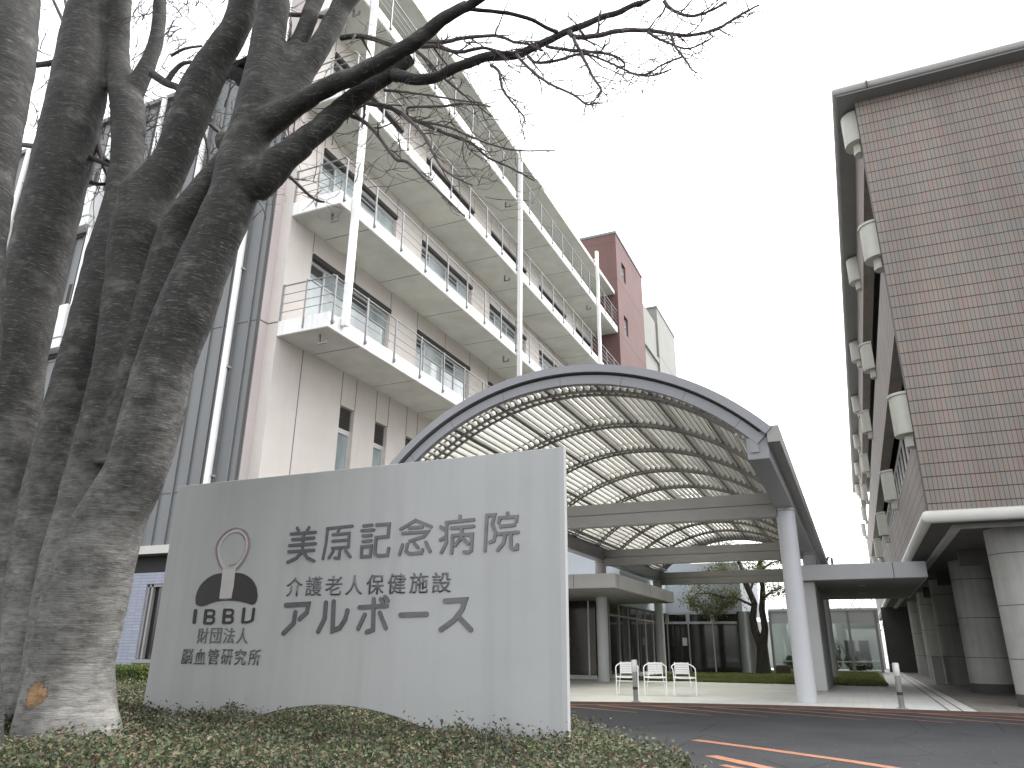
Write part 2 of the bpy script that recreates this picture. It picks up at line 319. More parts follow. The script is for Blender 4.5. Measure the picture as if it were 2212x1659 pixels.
# ------------------------------------------------------------------ mesh helpers
ORG = {}
class MB:
    def __init__(s): s.v = []; s.f = []
    def add(s, vs, fs):
        o = len(s.v); s.v += [tuple(p) for p in vs]; s.f += [tuple(i+o for i in f) for f in fs]; return s
    def box(s, x0, x1, y0, y1, z0, z1):
        return s.add([(x0, y0, z0), (x1, y0, z0), (x1, y1, z0), (x0, y1, z0), (x0, y0, z1), (x1, y0, z1), (x1, y1, z1), (x0, y1, z1)],
                     [(0, 3, 2, 1), (4, 5, 6, 7), (0, 1, 5, 4), (1, 2, 6, 5), (2, 3, 7, 6), (3, 0, 4, 7)])
    def tube(s, pts, rad, n=8, cap=True):
        pts = [Vector(p) for p in pts]
        if not hasattr(rad, '__len__'): rad = [rad]*len(pts)
        rings = []; ref = None
        for i, p in enumerate(pts):
            t = (pts[min(i+1, len(pts)-1)]-pts[max(i-1, 0)]).normalized()
            if ref is None: ref = Vector((0, 0, 1)) if abs(t.z) < 0.9 else Vector((1, 0, 0))
            a = (ref - t*ref.dot(t)).normalized(); ref = a; b = t.cross(a)
            rings.append([p + (a*math.cos(2*math.pi*k/n) + b*math.sin(2*math.pi*k/n))*rad[i] for k in range(n)])
        vs = [q for r in rings for q in r]; fs = []
        for i in range(len(pts)-1):
            for k in range(n):
                a0 = i*n+k; b0 = i*n+(k+1) % n; fs.append((a0, b0, b0+n, a0+n))
        if cap: fs += [tuple(range(n-1, -1, -1)), tuple((len(pts)-1)*n+k for k in range(n))]
        return s.add(vs, fs)
    def prism(s, poly, fn, d0, d1):
        """poly: list of 2-D points; fn(u, v, d) -> 3-D"""
        n = len(poly)
        vs = [fn(u, v, d0) for u, v in poly] + [fn(u, v, d1) for u, v in poly]
        return s.add(vs, [tuple(range(n-1, -1, -1)), tuple(range(n, 2*n))] + [(i, (i+1) % n, n+(i+1) % n, n+i) for i in range(n)])
    def arc(s, xc, zc, r0, r1, a0, a1, y0, y1, n=40):
        """curved bar in the XZ plane between radii r0 < r1, angles from vertical a0..a1"""
        vs = []; fs = []
        for i in range(n+1):
            a = a0 + (a1-a0)*i/n
            for r, y in ((r0, y0), (r1, y0), (r1, y1), (r0, y1)):
                vs.append((xc + r*math.sin(a), y, zc + r*math.cos(a)))
        for i in range(n):
            for k in range(4):
                fs.append((i*4+k, i*4+(k+1) % 4, i*4+4+(k+1) % 4, i*4+4+k))
        fs += [(3, 2, 1, 0), (n*4, n*4+1, n*4+2, n*4+3)]
        return s.add(vs, fs)
    def obar(s, p, u, v, w, a, b, L):
        """oriented bar: corner frame p, half sizes a along u, b along v, length L along w"""
        p, u, v, w = Vector(p), Vector(u), Vector(v), Vector(w)
        q = [p - u*a - v*b, p + u*a - v*b, p + u*a + v*b, p - u*a + v*b]
        return s.add(q + [x + w*L for x in q], [(0, 3, 2, 1), (4, 5, 6, 7), (0, 1, 5, 4), (1, 2, 6, 5), (2, 3, 7, 6), (3, 0, 4, 7)])
    def build(s, name, mat, parent=None, smooth=False, bevel=0.0, seg=2):
        o0 = Vector(ORG.get(parent.name, (0, 0, 0))) if parent else Vector((0, 0, 0))
        me = bpy.data.meshes.new(name)
        me.from_pydata([Vector(p)-o0 for p in s.v], [], s.f); me.update()
        bm = bmesh.new(); bm.from_mesh(me); bmesh.ops.recalc_face_normals(bm, faces=bm.faces); bm.to_mesh(me); bm.free()
        return link_mesh(name, me, mat, parent, smooth, bevel, seg)
def link_mesh(name, me, mat, parent=None, smooth=False, bevel=0.0, seg=2):
    me.materials.append(mat)
    if smooth: me.polygons.foreach_set('use_smooth', [True]*len(me.polygons))
    o = bpy.data.objects.new(name, me); C.objects.link(o)
    if parent:
        o.parent = parent; ORG[o.name] = ORG.get(parent.name, (0, 0, 0))
    if bevel:
        b = o.modifiers.new('bevel', 'BEVEL'); b.width = bevel; b.segments = seg; b.limit_method = 'ANGLE'
    if smooth:
        try: me.set_sharp_from_angle(angle=R(40))
        except Exception: pass
    return o
def tag(o, label, cat, group=None):
    o['label'] = label; o['category'] = cat
    if group: o['group'] = group
    return o
def thing(name, loc, label, cat, group=None):
    o = bpy.data.objects.new(name, None); C.objects.link(o); o.location = loc; o.empty_display_size = 0.3
    ORG[o.name] = tuple(loc); return tag(o, label, cat, group)
def struct(o): o['kind'] = 'structure'; return o
def copy_tree(o, parent=None):
    c = o.copy(); C.objects.link(c); c.parent = parent
    for ch in list(o.children): copy_tree(ch, c)
    return c
def box_obj(name, mat, parent, *a, bevel=0.0):
    return MB().box(*a).build(name, mat, parent, bevel=bevel)
def sheet(name, pts, z, mat):
    m = MB(); m.add([(x, y, z) for x, y in pts], [tuple(range(len(pts)))]); return struct(m.build(name, mat))
def leaf_cloud(name, P, N, size, mat, parent=None, aspect=0.5, fold=0.15):
    """many small pointed leaves: P centres (n,3), N facing directions (n,3), size (n,)"""
    n = len(P); o0 = np.array(ORG.get(parent.name, (0, 0, 0))) if parent else 0
    N = N/np.linalg.norm(N, axis=1, keepdims=True)
    t = rng.normal(size=(n, 3)); t -= N*(t*N).sum(1, keepdims=True); t /= np.linalg.norm(t, axis=1, keepdims=True)
    b = np.cross(N, t); s = size[:, None]
    v = np.empty((n, 6, 3))
    v[:, 0] = P - t*s*0.5
    v[:, 1] = P - t*s*0.12 + b*s*aspect*0.5 + N*s*fold
    v[:, 2] = P + t*s*0.25 + b*s*aspect*0.36 + N*s*fold*0.7
    v[:, 3] = P + t*s*0.5
    v[:, 4] = P + t*s*0.25 - b*s*aspect*0.36 + N*s*fold*0.7
    v[:, 5] = P - t*s*0.12 - b*s*aspect*0.5 + N*s*fold
    v = (v - o0).reshape(-1, 3)
    q = np.arange(n)[:, None]*6
    f = np.concatenate([q + np.array([0, 1, 2, 3]), q + np.array([0, 3, 4, 5])], 1).reshape(-1)
    me = bpy.data.meshes.new(name)
    me.vertices.add(6*n); me.vertices.foreach_set('co', v.astype(np.float32).ravel())
    me.loops.add(8*n); me.loops.foreach_set('vertex_index', f.astype(np.int32))
    me.polygons.add(2*n); me.polygons.foreach_set('loop_start', np.arange(0, 8*n, 4, dtype=np.int32))
    me.update(calc_edges=True)
    return link_mesh(name, me, mat, parent)

# ------------------------------------------------------------------ ground
sheet('ground', [(-400, -60), (400, -60), (400, 500), (-400, 500)], -0.14, MT['ground'])
sheet('road', [(-40, -12), (30, -12), (30, 19.5), (-40, 19.5)], -0.05, MT['asphalt'])
edge = [(-14, 12.9), (-9, 15.3), (-7.5, 16.0), (-6, 16.62), (-5.07, 16.98), (-4.4, 17.2), (-3.3, 17.5), (-2.2, 17.75), (-1.22, 17.9), (0.6, 17.95), (2.0, 17.95), (14, 17.95)]
top = [(14, 60), (-14, 60)]
m = MB(); m.prism(edge + top, lambda u, v, d: (u, v, d), -0.12, 0.0)
struct(m.build('plaza_pavement', MT['paving']))
m = MB(); kz = 0.004
inner = [(x, y+0.16) for x, y in edge]
for i in range(len(edge)-1):
    a, b, c_, d = edge[i], edge[i+1], inner[i+1], inner[i]
    m.add([(a[0], a[1]-0.02, -0.12), (b[0], b[1]-0.02, -0.12), (b[0], b[1]-0.02, kz), (a[0], a[1]-0.02, kz), (c_[0], c_[1]-0.11, kz), (d[0], d[1]-0.11, kz)], [(0, 1, 2, 3), (3, 2, 4, 5)])
struct(m.build('kerb', MT['kerb']))
sheet('brick_paving', [(1.93, 17.96), (14, 17.96), (14, 60), (2.1, 60)], 0.005, MT['brownpave'])
m = MB()
for x in (1.42, 1.66): m.add([(x, 17.98, 0.004), (x+0.035, 17.98, 0.004), (x+0.3, 45, 0.004), (x+0.265, 45, 0.004)], [(0, 1, 2, 3)])
struct(m.build('drain_line', MT['joint']))
sheet('lawn', [(-8.6, 29.6), (0.35, 29.9), (0.75, 34), (0.95, 49.8), (-4.8, 49.8), (-5.6, 41.4), (-9.2, 41.4)], 0.03, MT['lawnsoil'])
n = 26000
P = np.stack([rng.uniform(-8.6, 0.7, n), 29.7 + 19.5*rng.random(n)**1.6, np.full(n, 0.07)], 1)
P = P[~((P[:, 1] > 41.3) & (P[:, 0] < -4.9))]; P[:, 2] -= rng.random(len(P))*0.03
Nn = rng.normal(size=(len(P), 3)); Nn[:, 2] *= 0.35; Nn[:, 1] -= 0.5
o = leaf_cloud('lawn_grass', P, Nn, rng.uniform(0.07, 0.14, len(P)), MT['grass'], aspect=0.28); o['kind'] = 'stuff'
# painted lines on the road
def stripe(a, b, wd, taper=False):
    a, b = Vector(a), Vector(b); d = (b-a).normalized(); s = Vector((-d.y, d.x))*wd/2
    e = s*0.35 if taper else s
    m = MB(); z = -0.046
    k = 14; L = []; Rr = []
    for i in range(k+1):
        t = i/k; p = a.lerp(b, t); q = s.lerp(e, t); j = random.uniform(0.9, 1.06)
        L.append((p.x+q.x*j, p.y+q.y*j, z)); Rr.append((p.x-q.x*j, p.y-q.y*j, z))
    m.add(L+Rr, [(i, i+1, k+2+i, k+1+i) for i in range(k)])
    o = m.build('road_marking', MT['orange']); struct(o); return o
e2 = [(x, y-0.17) for x, y in edge[2:]]
for i in range(len(e2)-1): stripe(e2[i], e2[i+1], 0.13)
for a, b in (((-6.3, 16.2), (-4.5, 15.2)), ((-5.3, 16.6), (-3.2, 15.3)), ((-4.2, 17.0), (-2.2, 15.55)), ((-3.2, 17.25), (-0.7, 15.75)), ((-1.9, 17.5), (0.65, 15.85)), ((-0.6, 17.65), (2.4, 15.7)), ((0.9, 17.7), (6.0, 14.6)), ((2.4, 17.7), (8.5, 14.4))):
    stripe(a, (a[0]+(b[0]-a[0])*1.25, a[1]+(b[1]-a[1])*1.15), 0.14, True)
q = [on_z(x, y, -0.046).to_2d() for x, y in ((1500, 1598), (1660, 1619), (1830, 1643), (1990, 1668))]
for i in range(3): stripe(q[i], q[i+1], 0.165)
q = [on_z(x, y, -0.046).to_2d() for x, y in ((1535, 1632), (1640, 1655), (1700, 1668))]
for i in range(2): stripe(q[i], q[i+1], 0.17)
q = [on_z(x, y, -0.046).to_2d() for x, y in ((1560, 1652), (1640, 1668))]
stripe(q[0], q[1], 0.12)
m = MB(); pol = [(-12, 0.2), (-1.6, 0.2), (-0.75, 1.6), (-0.55, 2.6), (-0.62, 3.5), (-0.95, 4.5), (-1.6, 5.6), (-2.4, 6.4), (-4.5, 7.0), (-12, 6.0)]
m.prism(pol, lambda u, v, d: (u, v, d), -0.12, 0.12); struct(m.build('planting_bed', MT['soil']))

# ------------------------------------------------------------------ hospital
WX, EX = -12.6, -11.0           # wall plane, balcony edge
LEV = [8.55, 12.1, 15.7, 19.25]; ROOF = 21.95; YN, YF = 13.45, 40.35
hosp = thing('hospital_building', (WX, YN, 0), 'long beige hospital block with three tiers of white balconies and grey clad gable', 'building')
def wall_with_holes(y0, y1, z0, z1, holes, x, depth):
    """wall facing +X at plane x, split round rectangular openings, reveals going back by depth"""
    m = MB(); ys = sorted({y0, y1, *[h[0] for h in holes], *[h[1] for h in holes]}); zs = sorted({z0, z1, *[h[2] for h in holes], *[h[3] for h in holes]})
    idx = {}
    def vid(y, z):
        if (y, z) not in idx: idx[(y, z)] = len(m.v); m.v.append((x, y, z))
        return idx[(y, z)]
    for i in range(len(ys)-1):
        for j in range(len(zs)-1):
            cy_, cz_ = (ys[i]+ys[i+1])/2, (zs[j]+zs[j+1])/2
            if any(h[0] < cy_ < h[1] and h[2] < cz_ < h[3] for h in holes): continue
            m.f.append((vid(ys[i], zs[j]), vid(ys[i+1], zs[j]), vid(ys[i+1], zs[j+1]), vid(ys[i], zs[j+1])))
    for a, b, c_, d in holes:
        r = [(a, c_), (b, c_), (b, d), (a, d)]
        for k in range(4):
            p, q = r[k], r[(k+1) % 4]
            m.add([(x, *p), (x, *q), (x-depth, *q), (x-depth, *p)], [(0, 1, 2, 3)])
    return m
holes = []; wins = []
for li, z in enumerate(LEV):
    for i in range(5):
        a = 14.45 + 5.68*i; b = min(a+4.0, YF-0.5)
        if li == 3: h = (a, b, z+0.35, z+2.3)
        else: h = (a, b, z+0.45, z+2.92)
        holes.append(h); wins.append(h)
narrow = [(16.3+1.75*i, 16.98+1.75*i, 5.25, 7.58) for i in range(14)]
narrow = [h for h in narrow if h[1] < 40]
wall = wall_with_holes(YN, YF, 0, ROOF, holes+narrow, WX, 0.22)
wall.add([(WX, YN, 0), (WX, YN, ROOF), (-12.94, YN, ROOF), (-12.94, YN, 0)], [(0, 1, 2, 3)])
wall.add([(-13.4, YN+0.2, 0), (-13.4, YN+0.2, ROOF), (-13.4, 18.2, ROOF), (-13.4, 18.2, 0)], [(0, 1, 2, 3)])
wall.add([(-13.4, 18.2, 0), (-13.4, 18.2, ROOF), (-26, 18.2, ROOF), (-26, 18.2, 0)], [(0, 1, 2, 3)])
wall.add([(WX, YF, 0), (WX, YF, ROOF), (-26, YF, ROOF), (-26, YF, 0)], [(0, 1, 2, 3)])
wall.build('wall', MT['beige'], hosp)
# inner dark core behind the openings
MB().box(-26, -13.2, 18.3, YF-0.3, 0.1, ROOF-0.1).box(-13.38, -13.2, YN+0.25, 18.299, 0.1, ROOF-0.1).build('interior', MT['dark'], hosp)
# pink return strip between the wall and the cladding
MB().box(-13.4, -12.94, 13.17, YN+0.2, 0, ROOF).build('corner_strip', MT['pink'], hosp)
# vertical and horizontal wall joints
m = MB()
for h in narrow:
    for y in (h[0], h[1]): m.box(WX, WX+0.004, y-0.012, y+0.012, h[3], LEV[0])
m.box(WX, WX+0.004, 14.5, 14.525, 0, LEV[0])
for li, z in enumerate(LEV):
    zt = (LEV+[ROOF])[li+1]
    for i in range(5):
        for y in (14.45+5.68*i, 18.45+5.68*i, 14.45+5.68*i+2.0):
            if y < YF-0.3: m.box(WX, WX+0.004, y-0.011, y+0.011, z+2.95 if li < 3 else z+2.32, zt)
m.box(-12.94, -12.936, 13.16, YN-0.005, 8.93, 8.96)
m.box(-12.93, WX-0.005, YN-0.004, YN, 8.93, 8.96)
m.build('wall_joint', MT['joint'], hosp)
def big_window(h):
    a, b, c_, d = h; x = WX-0.12
    f = MB(); t = 0.055
    f.box(x-0.05, x+0.03, a+0.002, b-0.002, d-t-0.18, d-0.16); f.box(x-0.05, x+0.03, a+0.002, b-0.002, c_+0.002, c_+t)
    ms = [a+0.03, a+0.72, (a+b)/2, b-1.05, b-0.03]
    for y in ms: f.box(x-0.045, x+0.025, y-t/2+0.001, y+t/2-0.001, c_+t, d-t-0.18)
    f.box(x-0.04, x+0.02, a+0.06, b-0.06, d-0.72, d-0.68)
    w = f.build('window', MT['alu'], hosp)
    box_obj('pane', MT['glasswin'], w, x-0.03, x-0.01, a+0.01, b-0.01, c_+0.03, d-0.2)
    box_obj('blind_box_shadow', MT['dark'], w, x-0.05, WX+0.05, a+0.01, b-0.01, d-0.155, d-0.01)  # dark strip standing in for the blind box shadow across the window head
    # open dark louvre strip behind the upper glass and a paler curtain below
    for i, y in enumerate(ms[:-1]):
        if i % 2 == 0: box_obj('vent_panel', MT['dark'], w, x-0.008, x-0.004, y+0.06, ms[i+1]-0.06, d-0.52, d-0.26)
    rr = random.Random(int(a*100+c_))
    for i, y in enumerate(ms[:-1]):
        if rr.random() < 0.65: box_obj('curtain', MT['curtain'], w, x-0.009, x-0.005, y+0.05, y+0.05+(ms[i+1]-y-0.1)*rr.uniform(0.4, 1.0), c_+0.06, d-0.74)
for h in wins: big_window(h)
for h in narrow:
    a, b, c_, d = h; x = WX-0.12
    f = MB(); f.box(x-0.04, x+0.03, a+0.002, b-0.002, d-0.78, d-0.64)
    f.box(x-0.04, x+0.03, a+0.002, a+0.06, c_+0.002, d-0.78); f.box(x-0.04, x+0.03, b-0.10, b-0.002, c_+0.002, d-0.78); f.box(x-0.04, x+0.05, a+0.06, b-0.1, c_+0.002, c_+0.08)
    w = f.build('window', MT['alu'], hosp)
    box_obj('pane', MT['glasswin'], w, x-0.03, x-0.01, a+0.06, b-0.1, c_+0.08, d-0.78)
    g = MB(); g.box(x-0.06, x-0.05, a+0.005, b-0.005, d-0.64, d-0.005)
    for k in range(8): g.obar((x-0.02, a+0.01, d-0.60+k*0.075), (1, 0, 0.7), (-0.7, 0, 1), (0, 1, 0), 0.035, 0.006, b-a-0.02)
    g.build('vent_louvre', MT['joint'], w)
# balconies
def balcony(z):
    m = MB(); m.box(WX+0.003, EX-0.06, YN+0.06, YF-0.02, z+0.004, z+0.2)
    b = m.build('balcony', MT['soffit'], hosp)
    f = MB(); f.box(EX-0.06, EX, YN, YF-0.015, z, z+0.40); f.box(WX+0.003, EX-0.06, YN, YN+0.06, z, z+0.40)
    f.build('fascia', MT['whitewall'], b, bevel=0.006)
    j = MB()
    for k in range(1, 19):
        y = YN + 2.72*0.52*k
        if k % 2: j.box(WX+0.05, EX-0.06, y-0.012, y+0.012, z+0.0005, z+0.01)
    j.build('soffit_joint', MT['joint'], b)
    r = MB(); y = 13.58; top = z+1.46
    while y < YF:
        r.box(EX+0.003, EX+0.038, y-0.022, y+0.022, z+0.10, top); r.box(EX-0.002, EX+0.07, y-0.035, y+0.035, z+0.13, z+0.20)
        y += 1.42
    for k, zz in enumerate((0.66, 0.90, 1.16, 1.42)):
        rad = 0.022 if k == 3 else 0.012
        r.tube([(EX+0.02, YN-0.01, z+zz), (EX+0.02, YF-0.03, z+zz)], rad, 6)
        r.tube([(WX+0.01, YN+0.03, z+zz), (EX+0.02, YN+0.03, z+zz)], rad, 6)
    r.box(WX+0.02, WX+0.06, YN+0.01, YN+0.05, z+0.05, top); r.box(WX+0.8, WX+0.835, YN-0.03, YN+0.0, z+0.08, top)
    r.build('railing', MT['steel'], b)
    for y in (14.0, 25.15, 36.2):
        hk = MB(); hk.box(EX-0.55, EX-0.5, y-0.2, y-0.15, z-0.22, z+0.002); hk.box(EX-0.55, EX-0.28, y-0.2, y-0.15, z-0.26, z-0.22); hk.box(EX-0.33, EX-0.28, y-0.2, y-0.15, z-0.22, z-0.14)
        hk.build('ceiling_hook', MT['steel'], b)
for z in LEV: balcony(z)
m = MB(); m.box(-13.5, -11.14, YN-0.1, YF-0.02, ROOF-0.08, ROOF+0.12); m.box(-27, -13.501, 18.1, YF-0.02, ROOF-0.08, ROOF+0.12)
rf = m.build('roof_overhang', MT['soffit'], hosp)
box_obj('fascia', MT['soffit'], rf, -11.139, -11.08, YN-0.1, YF-0.02, ROOF-0.10, ROOF+0.14)
for y in (14.0, 25.15, 36.2):
    pm = MB(); zb = 8.75 if y < 20 else LEV[0]+0.05
    pm.box(EX+0.012, EX+0.172, y-0.08, y+0.08, zb, 22.65 if y > 30 else 21.98)
    pb = pm.build('support_post', MT['white'], hosp, bevel=0.01)
    box_obj('bracket', MT['white'], pb, -11.078, EX+0.011, y-0.04, y+0.04, ROOF+0.3, ROOF+0.36) if False else None
    bm_ = MB()
    for z in LEV: bm_.box(EX-0.1, EX+0.011, y-0.05, y+0.05, z+0.405, z+0.47)
    bm_.box(-11.079, EX+0.011, y-0.04, y+0.04, ROOF+0.16, ROOF+0.24)
    bm_.build('bracket', MT['white'], pb)
# grey clad gable wing
GY = 13.14; GT = 17.5
m = MB(); m.box(-36, -12.945, GY, 20, 3.36, GT)
gw = m.build('cladding_wall', MT['clad'], hosp)
m = MB(); x = -13.25
while x > -36:
    m.box(x-0.018, x+0.018, GY-0.045, GY-0.001, 3.37, GT); x -= 0.43
m.build('standing_seam', MT['eave'], gw)
m = MB()
for z in (4.62, 8.95, 13.1): m.box(-36, -12.95, GY-0.006, GY-0.001, z-0.012, z+0.012)
m.box(-12.995, -12.95, GY-0.05, GY-0.0005, 3.37, GT)
m.build('wall_joint', MT['joint'], gw)
m = MB(); m.box(-36.1, -12.9, GY-0.12, 20.1, GT+0.001, GT+0.16); m.build('roof_edge', MT['eave'], gw)
m = MB(); m.box(-36, -12.95, GY-0.06, 14.0, 3.16, 3.355); m.build('base_trim', MT['trim'], hosp)
for xp in (-13.76, -15.93, -18.0, -20.18, -22.3, -24.5, -26.7):
    p = MB(); p.tube([(xp, GY-0.14, 3.3), (xp, GY-0.14, GT+0.05)], 0.085, 10)
    pp = p.build('downpipe', MT['white'], hosp, smooth=True)
    c2 = MB()
    for z in (4.9, 7.7, 10.5, 13.3, 16.1): c2.box(xp-0.11, xp+0.11, GY-0.16, GY-0.001, z, z+0.05)
    c2.build('pipe_clip', MT['alu'], pp)
for z in (9.25, 13.35):
    for xb in (-20.75, -25.1):
        w = box_obj('window', MT['dark'], hosp, xb-0.02, xb+1.0, GY-0.03, GY-0.002, z+1.35, z+2.25)
        u = MB(); u.box(xb-0.4, xb+0.66, GY-0.38, GY-0.002, z+0.28, z+1.33); u.box(xb-0.4, xb+0.66, GY-0.36, GY-0.002, z-0.05, z+0.25)
        lb = u.build('louvre_box', MT['white'], hosp, bevel=0.015)
        s = MB(); s.box(xb-0.42, xb+0.68, GY-0.05, GY-0.001, z-0.2, z-0.052); s.build('bracket', MT['dark'], lb)
# ground floor below the cladding: recess, blue tiles, window
box_obj('lower_recess', MT['dark'], hosp, -36, -12.96, 13.5, 14, 2.72, 3.155)
lw = wall_with_holes(-36, -12.96, 0, 2.72, [(-15.35, -14.2, 0.78, 2.46)], 0, 0.15)
lw.v = [(p[1], 13.16+(-p[0]), p[2]) for p in lw.v]
lw.build('tile_wall', MT['bluetile'], hosp)
f = MB()
for a in (-15.348, -15.22, -14.78, -14.26): f.box(a, a+0.06, 13.19, 13.27, 0.79, 2.45)
f.box(-15.34, -14.21, 13.19, 13.27, 2.39, 2.459); f.box(-15.42, -14.13, 13.10, 13.27, 0.70, 0.779)
w = f.build('window', MT['canopydk'], hosp)
box_obj('pane', MT['glassdark'], w, -15.34, -14.21, 13.28, 13.29, 0.79, 2.45)

# ------------------------------------------------------------------ tower blocks beyond
def tower(name, x1, y0, y1, z1, mat, label, wins_, joints):
    t = thing(name, (x1, y0, 0), label, 'building')
    wh = wall_with_holes(y0, y1, 0, z1, wins_, x1, 0.25)
    wh.add([(x1, y0, 0), (x1, y0, z1), (-24, y0, z1), (-24, y0, 0)], [(0, 1, 2, 3)])
    wh.add([(x1, y1, 0), (x1, y1, z1), (-24, y1, z1), (-24, y1, 0)], [(0, 1, 2, 3)])
    wh.add([(x1, y0, z1), (x1, y1, z1), (-24, y1, z1), (-24, y0, z1)], [(0, 1, 2, 3)])
    wh.build('wall', mat, t)
    m = MB(); m.box(-24, x1+0.05, y0-0.05, y1+0.05, z1+0.001, z1+0.16); m.build('parapet_cap', MT['eave'], t)
    for a, b, c_, d in wins_:
        f = MB(); f.box(x1-0.2, x1-0.12, a+0.002, a+0.07, c_+0.002, d-0.002); f.box(x1-0.2, x1-0.12, b-0.07, b-0.002, c_+0.002, d-0.002); f.box(x1-0.2, x1-0.12, a+0.07, b-0.07, c_+0.002, c_+0.07); f.box(x1-0.2, x1-0.12, a+0.07, b-0.07, (c_+d)/2-0.02, (c_+d)/2+0.02)
        w = f.build('window', MT['alu'], t); box_obj('pane', MT['glasswin'], w, x1-0.19, x1-0.16, a+0.05, b-0.05, c_+0.05, d-0.05)
    m = MB()
    for z in joints:
        m.box(x1, x1+0.004, y0, y1, z-0.015, z+0.015); m.box(-24, x1, y0-0.004, y0, z-0.015, z+0.015)
    m.build('wall_joint', MT['joint'] if name != 'red_tower' else MT['kerb'], t)
    return t
RX = -10.9
tower('red_tower', RX, 40.4, 47.0, 26.2, MT['red'], 'dull red tower block closing the far end of the balconied hospital front', [(41.55, 42.5, 23.5, 24.75), (41.6, 42.5, 19.75, 21.0), (41.6, 42.5, 16.1, 17.3)], (12.2, 15.75, 19.3, 23.0, 25.6))
pt = tower('pale_tower', RX, 51.4, 57.7, 25.8, MT['pale'], 'pale cream tower block behind the red one with a small balcony', [], (21.9,))
m = MB(); m.box(-13, -11.05, 47.0, 51.4, 0, 24.5); m.box(-11.05, RX-0.02, 47.05, 51.35, 21.2, 21.55)
m.build('link_bay', MT['pale'], pt)
m = MB()
for y in np.arange(47.2, 51.3, 0.7): m.box(RX-0.05, RX-0.02, y, y+0.04, 17.9, 19.0)
for z in (18.2, 18.6, 19.0): m.tube([(RX-0.03, 47.05, z), (RX-0.03, 51.35, z)], 0.02, 6)
m.box(-11.05, RX-0.02, 47.05, 51.35, 17.45, 17.88)
m.build('railing', MT['white'], pt)

# ------------------------------------------------------------------ brick building
BX, BY = 1.74, 18.4
brk = thing('brick_building', (BX, BY, 0), 'brown tiled building on concrete columns with cream half round drums along its side', 'building')
box_obj('gable_wall', MT['tilef'], brk, BX, 24, BY, BY+0.35, 3.95, 14.9)
m = MB()
YE = 74.0
for z0, z1 in ((3.95, 5.72), (8.35, 10.35), (13.2, 14.9)): m.box(BX+0.004, BX+0.35, BY+0.351, YE, z0, z1)
m.build('side_wall', MT['tiles'], brk)
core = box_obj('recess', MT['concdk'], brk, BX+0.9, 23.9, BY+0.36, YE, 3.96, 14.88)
for zi, (z0, z1) in enumerate(((5.72, 8.35), (10.35, 13.2))):
    f = MB(); y = BY+0.6
    f.box(BX+0.55, BX+0.62, BY+0.4, YE, z0+0.001, z0+0.12); f.box(BX+0.55, BX+0.62, BY+0.4, YE, z1-0.12, z1-0.001)
    while y < YE: f.box(BX+0.55, BX+0.62, y, y+0.07, z0+0.12, z1-0.12); y += 1.45
    w = f.build('ribbon_window', MT['white'], brk)
    box_obj('pane', MT['glassdark'], w, BX+0.58, BX+0.60, BY+0.4, YE, z0+0.12, z1-0.12)
    m = MB(); m.box(BX+0.36, BX+0.9, BY+0.36, YE, z0-0.10, z0-0.002); m.build('sill', MT['canopydk'], w)
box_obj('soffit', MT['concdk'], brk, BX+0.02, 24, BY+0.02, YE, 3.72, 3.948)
# half-round trim tube at the foot of the tiles
m = MB(); m.tube([(BX-0.03, YE, 3.84), (BX-0.03, BY-0.03, 3.84), (24, BY-0.03, 3.84)], 0.135, 16); m.build('edge_tube', MT['trim'], brk, smooth=True)
m = MB(); m.box(BX+0.45, BX+0.62, BY+0.45, 60, 3.64, 3.719); m.box(BX+0.62, 9, BY+0.45, BY+0.6, 3.64, 3.719); m.build('soffit_strip', MT['conc'], brk)
# eave
m = MB(); m.box(BX-0.42, 24.4, BY-0.42, YE+0.4, 14.901, 15.05)
ev = m.build('roof_eave', MT['eave'], brk)
m = MB(); m.tube([(BX-0.42, YE+0.4, 15.06), (BX-0.42, BY-0.42, 15.06), (24.4, BY-0.42, 15.06)], 0.12, 14); m.build('eave_tube', MT['canopydk'], ev, smooth=True)
m = MB(); m.tube([(BX+0.3, BY-0.42, 15.06), (BX+0.33, BY-0.42, 15.06)], 0.124, 14); m.build('tube_joint', MT['joint'], ev)
# columns
for i, (cx, cy) in enumerate(((3.55, 20.1), (3.42, 26.8), (3.35, 33.5), (3.3, 40.2), (3.25, 47), (9.5, 20.1), (9.5, 26.8))):
    m = MB(); m.tube([(cx, cy, 0), (cx, cy, 3.719)], 0.62, 36); cc = m.build('concrete_column', MT['conc'], brk, smooth=True)
    m = MB()
    for z in (0.95, 2.05, 3.15): m.tube([(cx, cy, z), (cx, cy, z+0.018)], 0.6225, 36)
    m.build('column_joint', MT['joint'], cc)
    if i == 0 or i == 1:
        m = MB(); m.tube([(cx, cy, 0.006), (cx, cy, 0.26)], 0.628, 36); m.build('column_foot', MT['concdk'], cc, smooth=True)
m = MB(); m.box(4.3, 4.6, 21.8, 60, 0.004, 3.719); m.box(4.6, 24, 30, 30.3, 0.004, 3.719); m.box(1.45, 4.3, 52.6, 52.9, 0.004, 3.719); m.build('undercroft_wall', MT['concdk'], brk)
for y in (23.5, 30.2, 36.9): box_obj('soffit_beam', MT['concdk'], brk, 2.75, 4.29, y, y+0.3, 3.3, 3.718)
